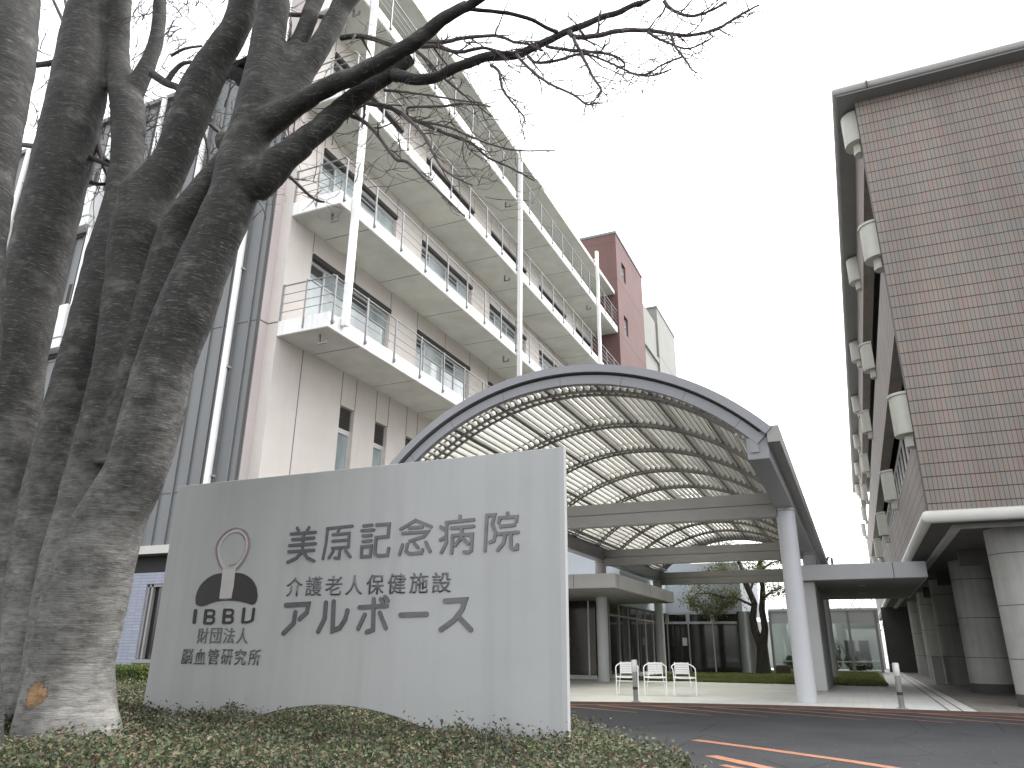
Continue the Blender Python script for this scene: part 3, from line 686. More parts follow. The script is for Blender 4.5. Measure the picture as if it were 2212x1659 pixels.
# half-round drums on the side wall
def drum_proto(loc, rim, label):
    d = thing('wall_drum', loc, label, 'wall drum', 'half round drums along the tiled side wall')
    def half(r, z0, z1, yc=0.0, n=18, closed=True):
        vs = []; fs = []
        for i in range(n+1):
            a = math.pi*i/n; x = loc[0]-r*math.sin(a); y = loc[1]+yc-r*1.0*math.cos(a)
            vs += [(x, y, loc[2]+z0), (x, y, loc[2]+z1)]
        for i in range(n): fs.append((2*i, 2*i+2, 2*i+3, 2*i+1))
        fs += [tuple(2*i for i in range(n+1)), tuple(2*i+1 for i in range(n, -1, -1)), (0, 1, 2*n+1, 2*n)]
        return MB().add(vs, fs)
    half(0.36, 0.0, 0.92).build('drum_shell', MT['drum'], d, smooth=True)
    if rim: half(0.395, 0.925, 0.985).build('rim', MT['drum'], d, smooth=True)
    half(0.17, -0.28, -0.004).build('outlet', MT['drum'], d, smooth=True)
    return d
protoA = drum_proto((BX, 18.98, 5.83), True, 'x'); protoB = drum_proto((BX, 18.98, 13.92), False, 'x')
ORD = ['first', 'second', 'third', 'fourth', 'fifth', 'sixth', 'seventh']
rows = [(5.83, protoA, 'lowest', True), (10.45, protoA, 'middle', True), (13.92, protoB, 'top', False)]
for z, pr, nm, rim in rows:
    for k in range(7):
        y = 18.98 + 8.55*k
        o = pr if (k == 0 and z in (5.83, 13.92)) else copy_tree(pr)
        o.location = (BX, y, z)
        o['label'] = f'cream half round drum, {ORD[k]} from the gable corner in the {nm} row'

# ------------------------------------------------------------------ vaulted canopy
XC, ZC, RO, AH = -5.0, 1.06, 5.56, R(46.8)
CY0, CY1 = 13.7, 38.2
can = thing('vaulted_canopy', (XC, CY0, 0), 'grey steel barrel vault canopy with cream translucent roof over the entrance plaza', 'canopy')
for ya, yb in ((CY0-0.13, CY0+0.16), (CY1-0.16, CY1+0.13)): MB().arc(XC, ZC, RO-0.16, RO, -AH, AH, ya, yb, 60).build('rim_flashing', MT['canopy'], can)
m = MB(); m.arc(XC, ZC, RO-0.205, RO-0.161, -AH, AH, CY0+0.02, CY0+0.12, 60); m.build('rim_groove', MT['dark'], can)
MB().arc(XC, ZC, RO-0.39, RO-0.17, -AH, AH, CY1-0.10, CY1+0.06, 60).build('end_arch', MT['canopy'], can)
ea = MB().arc(XC, ZC, RO-0.39, RO-0.206, -AH, AH, CY0-0.04, CY0+0.10, 60).build('end_arch', MT['canopy'], can)
m = MB()
for a in (-0.72, -0.5, -0.25, 0.0, 0.25, 0.5, 0.72):
    u = Vector((math.cos(a), 0, -math.sin(a))); w = Vector((math.sin(a), 0, math.cos(a)))
    m.obar(Vector((XC, CY0-0.0415, ZC))+w*(RO-0.39), u, (0, 1, 0), w, 0.004, 0.0012, 0.184)
m.build('arch_joint', MT['joint'], ea)
ribs = [14.4+2.59*k for k in range(10)]
bays = [CY0+0.17] + ribs + [CY1-0.17]
for i in range(len(bays)-1):
    m = MB(); m.arc(XC, ZC, RO-0.13, RO-0.115, -AH*0.985, AH*0.985, bays[i]+0.012, bays[i+1]-0.012, 48); m.build('roof_panel', MT['roofpanel'], can)
for y in ribs:
    m = MB()
    for dy in (-0.13, 0.13): m.arc(XC, ZC, RO-0.385, RO-0.335, -AH*0.985, AH*0.985, y+dy-0.018, y+dy+0.018, 48)
    m.arc(XC, ZC, RO-0.135, RO-0.10, -AH*0.985, AH*0.985, y-0.03, y+0.03, 48)
    rb = m.build('arched_rib', MT['rib'], can)
    m = MB()
    for k in range(53):
        a = -AH*0.97 + 2*AH*0.97*k/52
        u = Vector((math.cos(a), 0, -math.sin(a))); w = Vector((math.sin(a), 0, math.cos(a)))
        m.obar(Vector((XC, y-0.17, ZC))+w*(RO-0.31), u, w, (0, 1, 0), 0.024, 0.024, 0.34)
    m.build('rib_cleat', MT['rib'], rb)
for k in range(53):
    a = -AH*0.97 + 2*AH*0.97*k/52
    u = Vector((math.cos(a), 0, -math.sin(a))); w = Vector((math.sin(a), 0, math.cos(a)))
    m = MB(); big = (k % 7 == 2)
    if big:
        for s in (-0.03, 0.03): m.obar(Vector((XC, CY0+0.11, ZC))+w*(RO-0.235)+u*s, u, w, (0, 1, 0), 0.013, 0.066, CY1-CY0-0.22)
    else:
        m.obar(Vector((XC, CY0+0.11, ZC))+w*(RO-0.225), u, w, (0, 1, 0), 0.018, 0.052, CY1-CY0-0.22)
    m.build('purlin' if big else 'roof_louvre', MT['rib' if big else 'louvre'], can)
for sx, xb in ((1, -1.23), (-1, -8.77)):
    m = MB(); m.box(xb-0.19, xb+0.19, CY0+0.0, CY1, 4.32, 4.74)
    eb = m.build('eave_beam', MT['canopy'], can, bevel=0.02)
    m = MB(); m.box(xb-0.13, xb+0.02, CY0-0.03, CY0-0.001, 4.45, 4.80); m.box(xb-0.15, xb+0.15, CY0, CY1, 4.741, 4.83); m.build('beam_cap', MT['canopy'], eb)
    g = MB(); x0, x1 = sorted((xb+sx*0.19+sx*0.001, xb+sx*0.40)); g.box(x0, x1, CY0-0.1, CY1+0.1, 4.60, 4.90)
    g.build('gutter', MT['canopydk'], can)
    s = MB(); xs = sorted((xb-sx*0.25, xb-sx*0.28)); s.box(xs[0], xs[1], CY0+0.2, CY1, 4.80, 4.86); xs = sorted((xb-sx*0.36, xb-sx*0.40)); s.box(xs[0], xs[1], CY0+0.2, CY1, 4.86, 4.91); s.build('service_rail', MT['alu'], can)
    for y in (19.0, 28.2, 37.5):
        m = MB(); m.tube([(xb, y, 0), (xb, y, 4.319)], 0.215, 28); col = m.build('column', MT['column'], can, smooth=True)
        m = MB(); m.tube([(xb, y, 4.24), (xb, y, 4.27)], 0.222, 28); m.build('column_collar', MT['canopydk'], col)
for y in (19.0, 28.2, 37.5):
    m = MB(); m.box(-8.77+0.191, -1.23-0.191, y-0.15, y+0.15, 4.13, 4.41); m.box(-8.77+0.191, -1.23-0.191, y-0.12, y+0.12, 4.44, 4.72); m.box(-8.57, -1.43, y-0.10, y+0.10, 4.41, 4.44)
    cb = m.build('cross_beam', MT['canopydk'], can, bevel=0.008)
m = MB(); m.tube([(-0.78, 33.5, 4.6), (-0.72, 33.5, 4.75), (-0.6, 33.5, 4.7), (-0.58, 33.5, 3.5)], 0.05, 8); m.build('rainwater_pipe', MT['canopydk'], can, smooth=True)

# ------------------------------------------------------------------ flat canopies, lobby, corridor
fc = thing('entrance_slab', (-7, 24, 0), 'flat grey entrance slab roof reaching out under the left edge of the vault', 'canopy')
m = MB(); m.box(-16, -6.98, 24.0, 32.7, 2.99, 3.44); m.build('roof_slab', MT['slab'], fc, bevel=0.01)
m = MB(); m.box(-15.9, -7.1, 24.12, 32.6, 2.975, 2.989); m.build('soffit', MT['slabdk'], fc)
m = MB(); m.box(-8.42, -8.405, 23.996, 24.0, 2.992, 3.438); m.box(-6.98, -6.976, 24.3, 24.315, 2.992, 3.438); m.box(-6.98, -6.976, 28.6, 28.615, 2.992, 3.438); m.build('panel_joint', MT['joint'], fc)
lk = thing('link_canopy', (-1, 24.3, 0), 'flat grey link roof on a pier between the vault and the brown tiled building', 'canopy')
m = MB(); m.box(-1.6, 2.0, 24.3, 33.6, 3.08, 3.52); m.build('roof_slab', MT['column'], lk, bevel=0.01)
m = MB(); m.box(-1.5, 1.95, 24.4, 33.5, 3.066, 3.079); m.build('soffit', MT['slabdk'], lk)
m = MB(); m.box(1.14, 1.16, 24.295, 24.3, 3.082, 3.518); m.box(-1.32, -1.30, 24.295, 24.3, 3.082, 3.518); m.build('panel_joint', MT['joint'], lk)
m = MB(); m.box(-1.56, -1.0, 24.7, 30.2, 0, 3.065); m.build('pier', MT['slab'], lk, bevel=0.03)
m = MB()
for x, y in ((0.3, 26.5), (0.3, 30.0)): m.tube([(x, y, 3.05), (x, y, 3.064)], 0.11, 16)
m.build('recessed_light', MT['alu'], lk)

lob = thing('glass_lobby', (-9.6, 30, 0), 'dark glass entrance lobby with thin pale mullions under a blue grey upper wall', 'building')
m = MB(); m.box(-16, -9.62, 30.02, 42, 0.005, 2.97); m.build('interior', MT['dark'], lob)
m = MB()
y = 30.1
for y in np.arange(30.2, 42.1, 1.53): m.box(-9.6, -9.54, y-0.03, y+0.03, 0.1, 2.97)
m.box(-9.6, -9.545, 30.2, 42, 2.46, 2.53); m.box(-9.6, -9.55, 30.2, 42, 0.08, 0.14)
m.box(-16, -9.6, 29.96, 30.0, 0.08, 0.14); 
for x in (-9.9, -11.2, -12.5): m.box(x-0.03, x+0.03, 29.96, 30.0, 0.1, 2.97)
m.build('mullion', MT['alu'], lob)
m = MB(); m.box(-9.598, -9.58, 30.1, 42, 0.1, 2.97); m.box(-16, -9.62, 29.985, 30.005, 0.1, 2.97); m.build('pane', MT['glassdark'], lob)
m = MB(); m.box(-16, -9.5, 29.9, 42, 0.004, 0.079); m.build('plinth', MT['whitehouse'], lob)
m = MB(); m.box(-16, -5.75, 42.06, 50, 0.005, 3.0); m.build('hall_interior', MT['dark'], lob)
m = MB()
for x in (-9.4, -8.27, -6.98): m.box(x-0.03, x+0.03, 41.96, 42.02, 0.06, 2.45)
m.box(-9.5, -5.72, 41.955, 42.02, 2.45, 2.57); m.box(-9.5, -5.72, 41.955, 42.02, 2.94, 3.06)
for x in (-9.4, -8.27, -6.98): m.box(x-0.10, x+0.10, 41.96, 42.02, 2.57, 2.94)
m.box(-9.5, -5.72, 41.93, 42.02, 0.005, 0.06); m.build('hall_mullion', MT['alu'], lob)
m = MB(); m.box(-9.5, -5.74, 42.03, 42.05, 0.06, 2.95); m.build('hall_pane', MT['glassdark'], lob)
m = MB(); m.box(-16, -5.4, 42.0, 50, 3.06, 5.6); m.build('upper_wall', MT['bluewall'], lob)
m = MB(); m.box(-16, -9.3, 32.71, 42, 2.98, 5.4); m.build('side_upper_wall', MT['bluewall'], lob)
m = MB(); m.tube([(-5.3, 42.3, 0.005), (-5.3, 42.3, 3.055)], 0.43, 28); m.build('round_end_column', MT['silver'], lob, smooth=True)
m = MB(); m.box(-8.62, -8.38, 41.93, 41.95, 1.35, 1.75); tag(m.build('notice', MT['paper']), 'white paper notice stuck on the dark glass of the hall', 'notice')

cor = thing('glass_corridor', (-4, 50, 0), 'low glazed corridor with frosted upper band closing the far side of the lawn', 'building')
m = MB(); m.box(-4.9, 1.2, 49.9, 52.5, 3.42, 3.56); m.build('roof_edge', MT['whitehouse'], cor)
m = MB(); m.box(-4.9, 1.2, 50.0, 50.06, 2.72, 3.419); m.build('upper_band', MT['slab'], cor)
for x in (-4.85, -3.35, -1.9, -0.45, 1.02):
    m = MB(); m.box(x-0.07, x+0.07, 49.93, 49.998, 0.005, 3.41); m.build('post', MT['canopy'], cor)
m = MB(); m.box(-4.9, 1.1, 49.95, 50.0, 0.55, 0.60); m.box(-4.9, 1.1, 49.95, 50.0, 0.006, 0.1); m.build('rail', MT['alu'], cor)
m = MB(); m.box(-4.9, 1.1, 50.02, 50.04, 0.1, 2.719); m.build('pane', MT['glassclear'], cor)
wh = thing('white_house', (-2, 66, 0), 'white two storey house seen through the glazed corridor', 'building')
m = MB(); m.box(-9, 1.6, 66, 74, -0.1, 3.4); m.build('wall', MT['whitehouse'], wh)
for x in (-1.1, -0.1):
    f = MB(); f.box(x, x+0.75, 65.94, 65.999, 0.9, 2.0); w = f.build('window', MT['canopy'], wh); box_obj('pane', MT['glassdark'], w, x+0.06, x+0.69, 65.93, 65.939, 0.97, 1.93)
m = MB(); m.arc(-3.0, 0.6, 1.9, 2.0, R(-80), R(80), 64.5, 64.6, 20); m.arc(-3.0, 0.6, 1.9, 2.0, R(-80), R(80), 65.8, 65.9, 20)
for x in (-4.9, -3.0, -1.1): m.tube([(x, 64.55, 0), (x, 64.55, 1.2)], 0.04, 6)
tag(m.build('arched_shelter', MT['canopy']), 'thin arched metal shelter frame in front of the white house', 'shelter')
def shrub(name, loc, r, nl, mat, label, cat, leaf=0.09, squash=0.75):
    d = rng.normal(size=(nl, 3)); d /= np.linalg.norm(d, axis=1, keepdims=True)
    lump = 0.82 + 0.18*np.sin(d[:, 0]*5+1)*np.cos(d[:, 1]*4+d[:, 2]*3)
    rad = r*lump*(0.7+0.3*rng.random(nl)**0.4)
    P = d*rad[:, None]; P[:, 2] *= squash; P += np.array(loc)+np.array([0, 0, r*squash*0.8])
    t = thing(name, loc, label, cat)
    leaf_cloud('foliage', P, d+rng.normal(size=(nl, 3))*0.5, rng.uniform(0.7, 1.3, nl)*leaf, mat, t, 0.55)
    MB().tube([(loc[0], loc[1], loc[2]), (loc[0], loc[1], loc[2]+r*squash*0.8)], [0.05, 0.03], 6).build('stem', MT['barkcourt'], t)
    return t
shrub('round_shrub', (-2.4, 55, 0), 1.5, 2600, MT['shrub'], 'dark round shrub behind the corridor glass, the larger and taller one', 'shrub', 0.16)
shrub('round_shrub', (-0.2, 54.5, 0), 0.95, 1600, MT['shrub'], 'dark round shrub behind the corridor glass, the lower one to the right', 'shrub', 0.14)
shrub('round_shrub', (-4.0, 53.8, 0), 0.7, 900, MT['shrub'], 'small dark shrub behind the glass beside the courtyard tree trunk', 'shrub', 0.14)

# trees beyond the corridor
def far_tree(loc, h, r, label):
    t = thing('far_tree', loc, label, 'tree', 'trees beyond the corridor')
    m = MB(); m.tube([loc, (loc[0], loc[1], h*0.75)], [0.16, 0.05], 7)
    for k in range(7):
        a = k*0.9; m.tube([(loc[0], loc[1], h*(0.35+0.05*k)), (loc[0]+math.cos(a)*r*0.7, loc[1]+math.sin(a)*r*0.7, h*(0.6+0.05*k))], [0.06, 0.015], 5)
    m.build('trunk', MT['barkcourt'], t)
    nl = 1500; cl = rng.normal(size=(26, 3))*np.array([r*0.5, r*0.5, h*0.16]); k = rng.integers(0, 26, nl)
    P = cl[k] + rng.normal(size=(nl, 3))*r*0.16 + np.array([loc[0], loc[1], h*0.72])
    leaf_cloud('crown', P, rng.normal(size=(nl, 3)), rng.uniform(0.1, 0.24, nl), MT['autumn'], t)
far_tree((0.6, 80, 0), 5.6, 2.4, 'brownish tree peeping over the corridor roof near the tiled building')
far_tree((-5.5, 84, 0), 5.0, 2.6, 'brownish tree beyond the corridor behind the courtyard tree')
far_tree((-2.0, 88, 0), 4.8, 2.2, 'thin brownish tree beyond the middle of the corridor')

# courtyard tree
def rtree(base, label):
    t = thing('courtyard_tree', base, label, 'tree')
    B = Vector(base); m = MB()
    def limb(pts, r): m.tube([B+Vector(p) for p in pts], r, 9)
    limb([(0, 0, -0.05), (0.02, 0, 0.5), (0.05, 0, 1.2), (0.04, 0, 1.75)], [0.42, 0.33, 0.28, 0.27])
    limb([(0.0, 0, 1.4), (-0.22, 0, 2.1), (-0.27, 0.05, 2.7), (-0.12, 0.1, 3.4), (-0.45, 0.1, 4.4), (-0.7, 0.2, 5.6)], [0.24, 0.19, 0.18, 0.15, 0.16, 0.07])
    limb([(0.1, 0, 1.4), (0.28, 0, 2.2), (0.22, -0.05, 3.1), (0.38, -0.1, 4.2), (0.3, -0.1, 5.2), (0.6, -0.1, 6.2)], [0.22, 0.17, 0.16, 0.13, 0.14, 0.06])
    tips = [(-0.7, 0.2, 5.6), (0.6, -0.1, 6.2)]
    for p, q in (((-0.2, 0.1, 3.3), (-1.5, -0.4, 3.7)), ((-0.45, 0.1, 4.4), (-1.6, 0.5, 5.2)), ((0.3, 0, 3.6), (1.3, -0.5, 4.1)), ((0.3, -0.1, 5.0), (1.5, 0.4, 5.6)), ((-0.3, 0.1, 4.0), (0.1, 1.2, 5.0)), ((0.35, 0, 4.2), (0.2, -1.4, 5.0)), ((-1.5, -0.4, 3.7), (-2.9, -0.7, 3.9)), ((-0.6, 0.2, 5.2), (-1.2, -0.6, 6.3)), ((0.5, -0.1, 5.8), (1.2, -0.6, 6.6))):
        pp, qq = Vector(p), Vector(q); mid = pp.lerp(qq, 0.5)+Vector((0, 0, 0.12))
        limb([pp, mid, qq], [0.075, 0.05, 0.02]); tips += [tuple(qq), tuple(mid)]
        for k in range(4):
            e = qq + Vector((random.uniform(-.6, .6), random.uniform(-.6, .6), random.uniform(-.3, .4))); limb([mid.lerp(qq, 0.3+0.2*k), e], [0.02, 0.008]); tips.append(tuple(e))
    m.build('trunk', MT['barkcourt'], t, smooth=True)
    T = np.array(tips); nl = 5200; k = rng.integers(0, len(T), nl)
    P = T[k] + rng.normal(size=(nl, 3))*np.array([0.30, 0.30, 0.20]) + np.array(base)
    # hanging leafy bough on the left
    n2 = 1700; s = rng.random(n2)
    Q = np.stack([-0.9-2.4*s, -0.4-0.3*s+rng.normal(size=n2)*0.25, 3.95-0.55*np.sin(s*2.6)-rng.random(n2)*0.75*(1-abs(s-0.5))+rng.normal(size=n2)*0.14], 1)+np.array(base)
    P = np.concatenate([P, Q]); nl = len(P)
    leaf_cloud('crown', P, rng.normal(size=(nl, 3))+np.array([0, 0, 0.6]), rng.uniform(0.07, 0.15, nl), MT['courtleaf'], t)
rtree((-4.55, 41.2, 0.0), 'forked courtyard tree with small green leaves on the lawn by the silver column')
m = MB(); m.box(-4.0, -3.3, 41.6, 42.1, 0.03, 0.42); m.box(-3.95, -3.35, 41.65, 42.05, 0.42, 0.46)
tag(m.build('planter_box', MT['planter'], bevel=0.02), 'dark low planter box beside the courtyard tree trunk', 'planter')
m = MB(); m.box(2.35, 2.68, 33.0, 33.3, 0.005, 0.95); m.box(2.33, 2.70, 32.98, 33.32, 0.95, 0.99)
tag(m.build('service_cabinet', MT['slab'], bevel=0.015), 'pale grey service cabinet standing under the tiled building', 'cabinet')

# ------------------------------------------------------------------ bollards and chairs
def bollard(loc, label):
    b = thing('bollard', loc, label, 'bollard', 'steel bollards along the kerb'); x, y, z = loc
    MB().tube([(x, y, z), (x, y, z+0.62)], 0.055, 20).build('post', MT['stainless'], b, smooth=True)
    MB().tube([(x, y, z+0.25), (x, y, z+0.31)], 0.057, 20).build('reflective_band', MT['dark'], b, smooth=True)
    MB().tube([(x, y, z+0.62), (x, y, z+0.66), (x, y, z+0.85), (x, y, z+0.87)], [0.062, 0.066, 0.066, 0.05], 20).build('cap', MT['alu'], b, smooth=True)
    MB().tube([(x, y, z+0.002), (x, y, z+0.015)], 0.10, 20).build('base_plate', MT['stainless'], b)
    return b
bollard((-4.68, 17.35, 0), 'slim steel bollard standing in front of the white chairs')
bollard((0.62, 18.25, 0), 'slim steel bollard standing alone near the dark undercroft columns')
def chair(loc, rz, label):
    c = thing('chair', (0, 0, 0), label, 'chair', 'white slatted chairs on the plaza')
    r = 0.0125
    # local frame: front is -Y, seat centre at origin
    for s in (-1, 1):
        MB().tube([(s*0.27, -0.22, 0), (s*0.275, -0.22, 0.40), (s*0.28, -0.21, 0.56), (s*0.285, -0.15, 0.645)], r, 8).build('leg', MT['white'], c, smooth=True)
        MB().tube([(s*0.24, 0.27, 0), (s*0.215, 0.22, 0.25), (s*0.18, 0.19, 0.44), (s*0.172, 0.23, 0.79)], r, 8).build('leg', MT['white'], c, smooth=True)
    pts = [(-0.285, -0.15, 0.645)]
    for k in range(0, 13):
        a = math.pi*k/12; pts.append((-0.285*math.cos(a), 0.0+0.27*math.sin(a), 0.66+0.11*math.sin(a)))
    pts.append((0.285, -0.15, 0.645))
    MB().tube(pts, 0.0135, 8).build('arm_hoop', MT['white'], c, smooth=True)
    f = MB(); sg = [(-0.272, -0.22, 0.43), (0.272, -0.22, 0.43)]
    f.tube([sg[0], (-0.1, -0.235, 0.415), (0.1, -0.235, 0.415), sg[1]], r, 8); f.tube([(-0.272, -0.22, 0.43), (-0.22, 0.2, 0.43)], r, 8); f.tube([(0.272, -0.22, 0.43), (0.22, 0.2, 0.43)], r, 8); f.tube([(-0.27, -0.22, 0.33), (0.27, -0.22, 0.33)], r*0.8, 8)
    f.build('seat_frame', MT['white'], c, smooth=True)
    s = MB()
    for k in range(7): yy = -0.19+0.058*k; w = 0.262-0.008*k; s.box(-w, w, yy-0.024, yy+0.024, 0.432, 0.444)
    s.build('seat', MT['slat'], c)
    b = MB()
    for k in range(5):
        zz = 0.53+0.056*k; yy = 0.205+0.006*k
        b.box(-0.165, 0.165, yy-0.026, yy-0.014, zz-0.0245, zz+0.0245)
    b.build('backrest', MT['slat'], c)
    c.location = loc; c.rotation_euler = (0, 0, rz); return c
ch = chair((-5.62, 20.1, 0), R(14), 'white slatted metal armchair behind the bollard, leftmost of the three')
c2 = copy_tree(ch); c2.location = (-4.92, 20.25, 0); c2.rotation_euler = (0, 0, R(12)); c2['label'] = 'white slatted metal armchair in the middle of the three on the plaza'
c3 = copy_tree(ch); c3.location = (-4.23, 20.4, 0); c3.rotation_euler = (0, 0, R(20)); c3['label'] = 'white slatted metal armchair nearest the big grey column, rightmost of the three'

# ------------------------------------------------------------------ hospital sign
SY = 4.5
sgn = thing('hospital_sign', (-3.35, SY, 0), 'wide grey sign panel with dark Japanese lettering and an emblem, rising from the shrubs', 'sign')
XL, XR = -5.075, -1.632
arch = [(-3.3+1.55*math.sin(a), -0.35+1.04*math.cos(a)) for a in np.linspace(R(-58), R(58), 25)]
poly = [(XL, 0.05)] + [(arch[0][0], 0.05)] + arch + [(arch[-1][0], 0.05)] + [(XR, 0.05), (XR, 2.325), (XL, 2.327)]
m = MB(); m.prism(poly, lambda u, v, d: (u, d, v), SY, SY+0.045); m.build('panel', MT['sign'], sgn, bevel=0.004)
m = MB(); m.box(XR-0.03, XR+0.003, SY-0.0015, SY+0.0465, 0.05, 2.329); m.build('end_strip', MT['signedge'], sgn)
ZK = 620/2212
def sp(x, y, ox=640, oy=1180, k=ZK):      # reading in an enlarged crop -> point on the sign face
    p = on_y((ox+x*k)*2212/2400, (oy+y*k)*2212/2400, SY); return (p.x, p.z)
def ribbon(mb, pts, r, d, closed=False):
    pts = [Vector(p) for p in pts]; n = len(pts); L = []; Rr = []
    for i, p in enumerate(pts):
        a = pts[i-1] if (i > 0 or closed) else None; b = pts[(i+1) % n] if (i < n-1 or closed) else None
        d0 = (p-a).normalized() if a is not None else None; d1 = (b-p).normalized() if b is not None else None
        if d0 is None: d0 = d1
        if d1 is None: d1 = d0
        t = (d0+d1); t = t.normalized() if t.length > 1e-4 else d0
        nn = Vector((-t.y, t.x)); k = max(0.45, nn.dot(Vector((-d1.y, d1.x))))
        L.append(p+nn*r/k); Rr.append(p-nn*r/k)
    if closed:
        vs = [(q.x, SY-d, q.y) for q in L+Rr] + [(q.x, SY+0.001, q.y) for q in L+Rr]
        fs = []
        for i in range(n):
            j = (i+1) % n; fs += [(i, j, n+j, n+i), (2*n+i, 2*n+j, j, i), (n+i, n+j, 3*n+j, 3*n+i)]
        mb.add(vs, fs); return
    def cap(p, q0, q1, k=5):
        a0 = math.atan2(q0.y-p.y, q0.x-p.x); a1 = math.atan2(q1.y-p.y, q1.x-p.x)
        while a1 > a0: a1 -= 2*math.pi
        return [Vector((p.x+r*math.cos(a0+(a1-a0)*i/(k+1)), p.y+r*math.sin(a0+(a1-a0)*i/(k+1)))) for i in range(1, k+1)]
    outl = L + cap(pts[-1], L[-1], Rr[-1]) + Rr[::-1] + cap(pts[0], Rr[0], L[0])
    mb.prism([(q.x, q.y) for q in outl], lambda u, v, dd: (u, dd, v), SY-d, SY+0.001)
def strokes(name, ss, r, closed_ids=()):
    mb = MB()
    for i, s in enumerate(ss): ribbon(mb, [sp(*p) for p in s], r, 0.008+0.0004*i, i in closed_ids)
    mb.build(name, MT['letter'], sgn)
r1 = 0.0112
strokes('letter', [[(205, 205), (220, 238)], [(305, 200), (285, 232)], [(155, 255), (360, 240)], [(165, 302), (345, 287)], [(140, 352), (358, 335)], [(258, 248), (250, 395)], [(135, 403), (345, 390)], [(243, 405), (200, 455), (125, 492)], [(255, 405), (290, 455), (345, 480)]], r1)
strokes('letter', [[(455, 210), (665, 188)], [(460, 210), (445, 340), (420, 462)], [(555, 215), (540, 255)], [(505, 262), (640, 248), (633, 363), (497, 374)], [(502, 315), (636, 303)], [(565, 370), (555, 455), (520, 455)], [(505, 400), (470, 455)], [(610, 395), (648, 445)]], r1*0.92, ())
strokes('letter', [[(760, 188), (830, 180)], [(745, 228), (845, 220)], [(755, 272), (825, 265)], [(755, 318), (822, 310)], [(745, 362), (825, 355), (815, 440), (742, 445)], [(870, 178), (975, 172), (965, 275), (865, 285), (855, 420), (880, 437), (960, 432), (970, 375)]], r1, (4,))
strokes('letter', [[(1070, 215), (1195, 140), (1325, 195)], [(1140, 205), (1250, 197)], [(1085, 250), (1295, 235), (1265, 275), (1145, 315)], [(1085, 345), (1060, 425)], [(1125, 340), (1115, 400), (1145, 420), (1245, 412), (1252, 385)], [(1185, 335), (1215, 370)], [(1280, 325), (1315, 400)]], r1)
strokes('letter', [[(1565, 105), (1567, 145)], [(1450, 160), (1680, 135)], [(1455, 160), (1450, 330), (1410, 410)], [(1405, 195), (1440, 220)], [(1400, 305), (1445, 280)], [(1495, 205), (1680, 190)], [(1495, 415), (1505, 268), (1668, 256), (1660, 390), (1640, 408), (1600, 405)], [(1580, 200), (1580, 280), (1525, 350)], [(1585, 290), (1635, 335)]], r1)
strokes('letter', [[(1775, 395), (1790, 100), (1855, 95), (1835, 175), (1862, 240), (1850, 310), (1815, 325)], [(1962, 80), (1965, 115)], [(1890, 160), (1895, 120), (2040, 110), (2035, 150)], [(1905, 192), (2020, 180)], [(1885, 255), (2050, 240)], [(1945, 255), (1930, 330), (1880, 390)], [(1990, 250), (1990, 365), (2010, 382), (2042, 377), (2045, 345)]], r1)
r2 = 0.0168
strokes('letter', [[(110, 850), (300, 840), (285, 910), (225, 965)], [(190, 910), (175, 1000), (90, 1085)]], r2)
strokes('letter', [[(445, 830), (435, 960), (380, 1070)], [(510, 820), (500, 1062), (560, 1040), (605, 970), (625, 895)]], r2)
strokes('letter', [[(725, 868), (955, 855)], [(845, 800), (838, 1055), (785, 1075)], [(770, 930), (715, 1045)], [(895, 915), (945, 1040)], [(905, 800), (922, 828)], [(940, 782), (962, 812)]], r2*0.9)
strokes('letter', [[(1070, 932), (1285, 925)]], r2)
strokes('letter', [[(1440, 815), (1610, 805), (1580, 890), (1515, 975), (1405, 1055)], [(1560, 955), (1655, 1055)]], r2)
def glyph(ch, box, mat, d=0.006, bold=0.0, shear=0.0):
    """one character of the built-in font, fitted into box = (x0, x1, z0, z1) on the sign face"""
    cu = bpy.data.curves.new('t', 'FONT'); cu.body = ch; cu.extrude = 0.0; cu.offset = bold; cu.shear = shear
    ob = bpy.data.objects.new('t', cu); C.objects.link(ob)
    dg = bpy.context.evaluated_depsgraph_get(); dg.update()
    me = bpy.data.meshes.new_from_object(ob.evaluated_get(dg))
    bpy.data.objects.remove(ob); bpy.data.curves.remove(cu)
    co = np.array([v.co[:] for v in me.vertices])
    if len(co) == 0: return
    lo, hi = co.min(0), co.max(0)
    bm = bmesh.new(); bm.from_mesh(me)
    r = bmesh.ops.extrude_face_region(bm, geom=bm.faces[:])
    for v in r['geom']:
        if isinstance(v, bmesh.types.BMVert): v.co.z = 1.0
    for v in bm.verts:
        u = (v.co.x-lo[0])/(hi[0]-lo[0]); w = (v.co.y-lo[1])/max(1e-6, hi[1]-lo[1]); zz = v.co.z
        v.co = Vector((box[0]+u*(box[1]-box[0]), SY-d if zz > 0.5 else SY+0.001, box[2]+w*(box[3]-box[2]))) - Vector(ORG[sgn.name])
    bmesh.ops.recalc_face_normals(bm, faces=bm.faces); bm.to_mesh(me); bm.free()
    link_mesh('letter', me, mat, sgn)
def line(txt, xs, ys, mat, bold=0.0, shear=0.0, frame=(640, 1180, ZK)):
    """txt spread over the quad read from the photo: xs = (left, right), ys = (top left, bottom left, top right, bottom right)"""
    n = len(txt)
    a = sp(xs[0], ys[0], *frame); b = sp(xs[1], ys[2], *frame); c_ = sp(xs[0], ys[1], *frame); d = sp(xs[1], ys[3], *frame)
    zt = (a[1]+b[1])/2; zb = (c_[1]+d[1])/2; x0 = (a[0]+c_[0])/2; x1 = (b[0]+d[0])/2
    pitch = (x1-x0)/(n-1+0.82); w = pitch*0.82
    for i, ch in enumerate(txt):
        x = x0+pitch*i; glyph(ch, (x, x+w, zb, zt), mat, bold=bold, shear=shear)
line('介護老人保健施設', (115, 1490), (620, 785, 568, 735), MT['letter'], 0.004)
FR = (380, 1200, 300/1244)
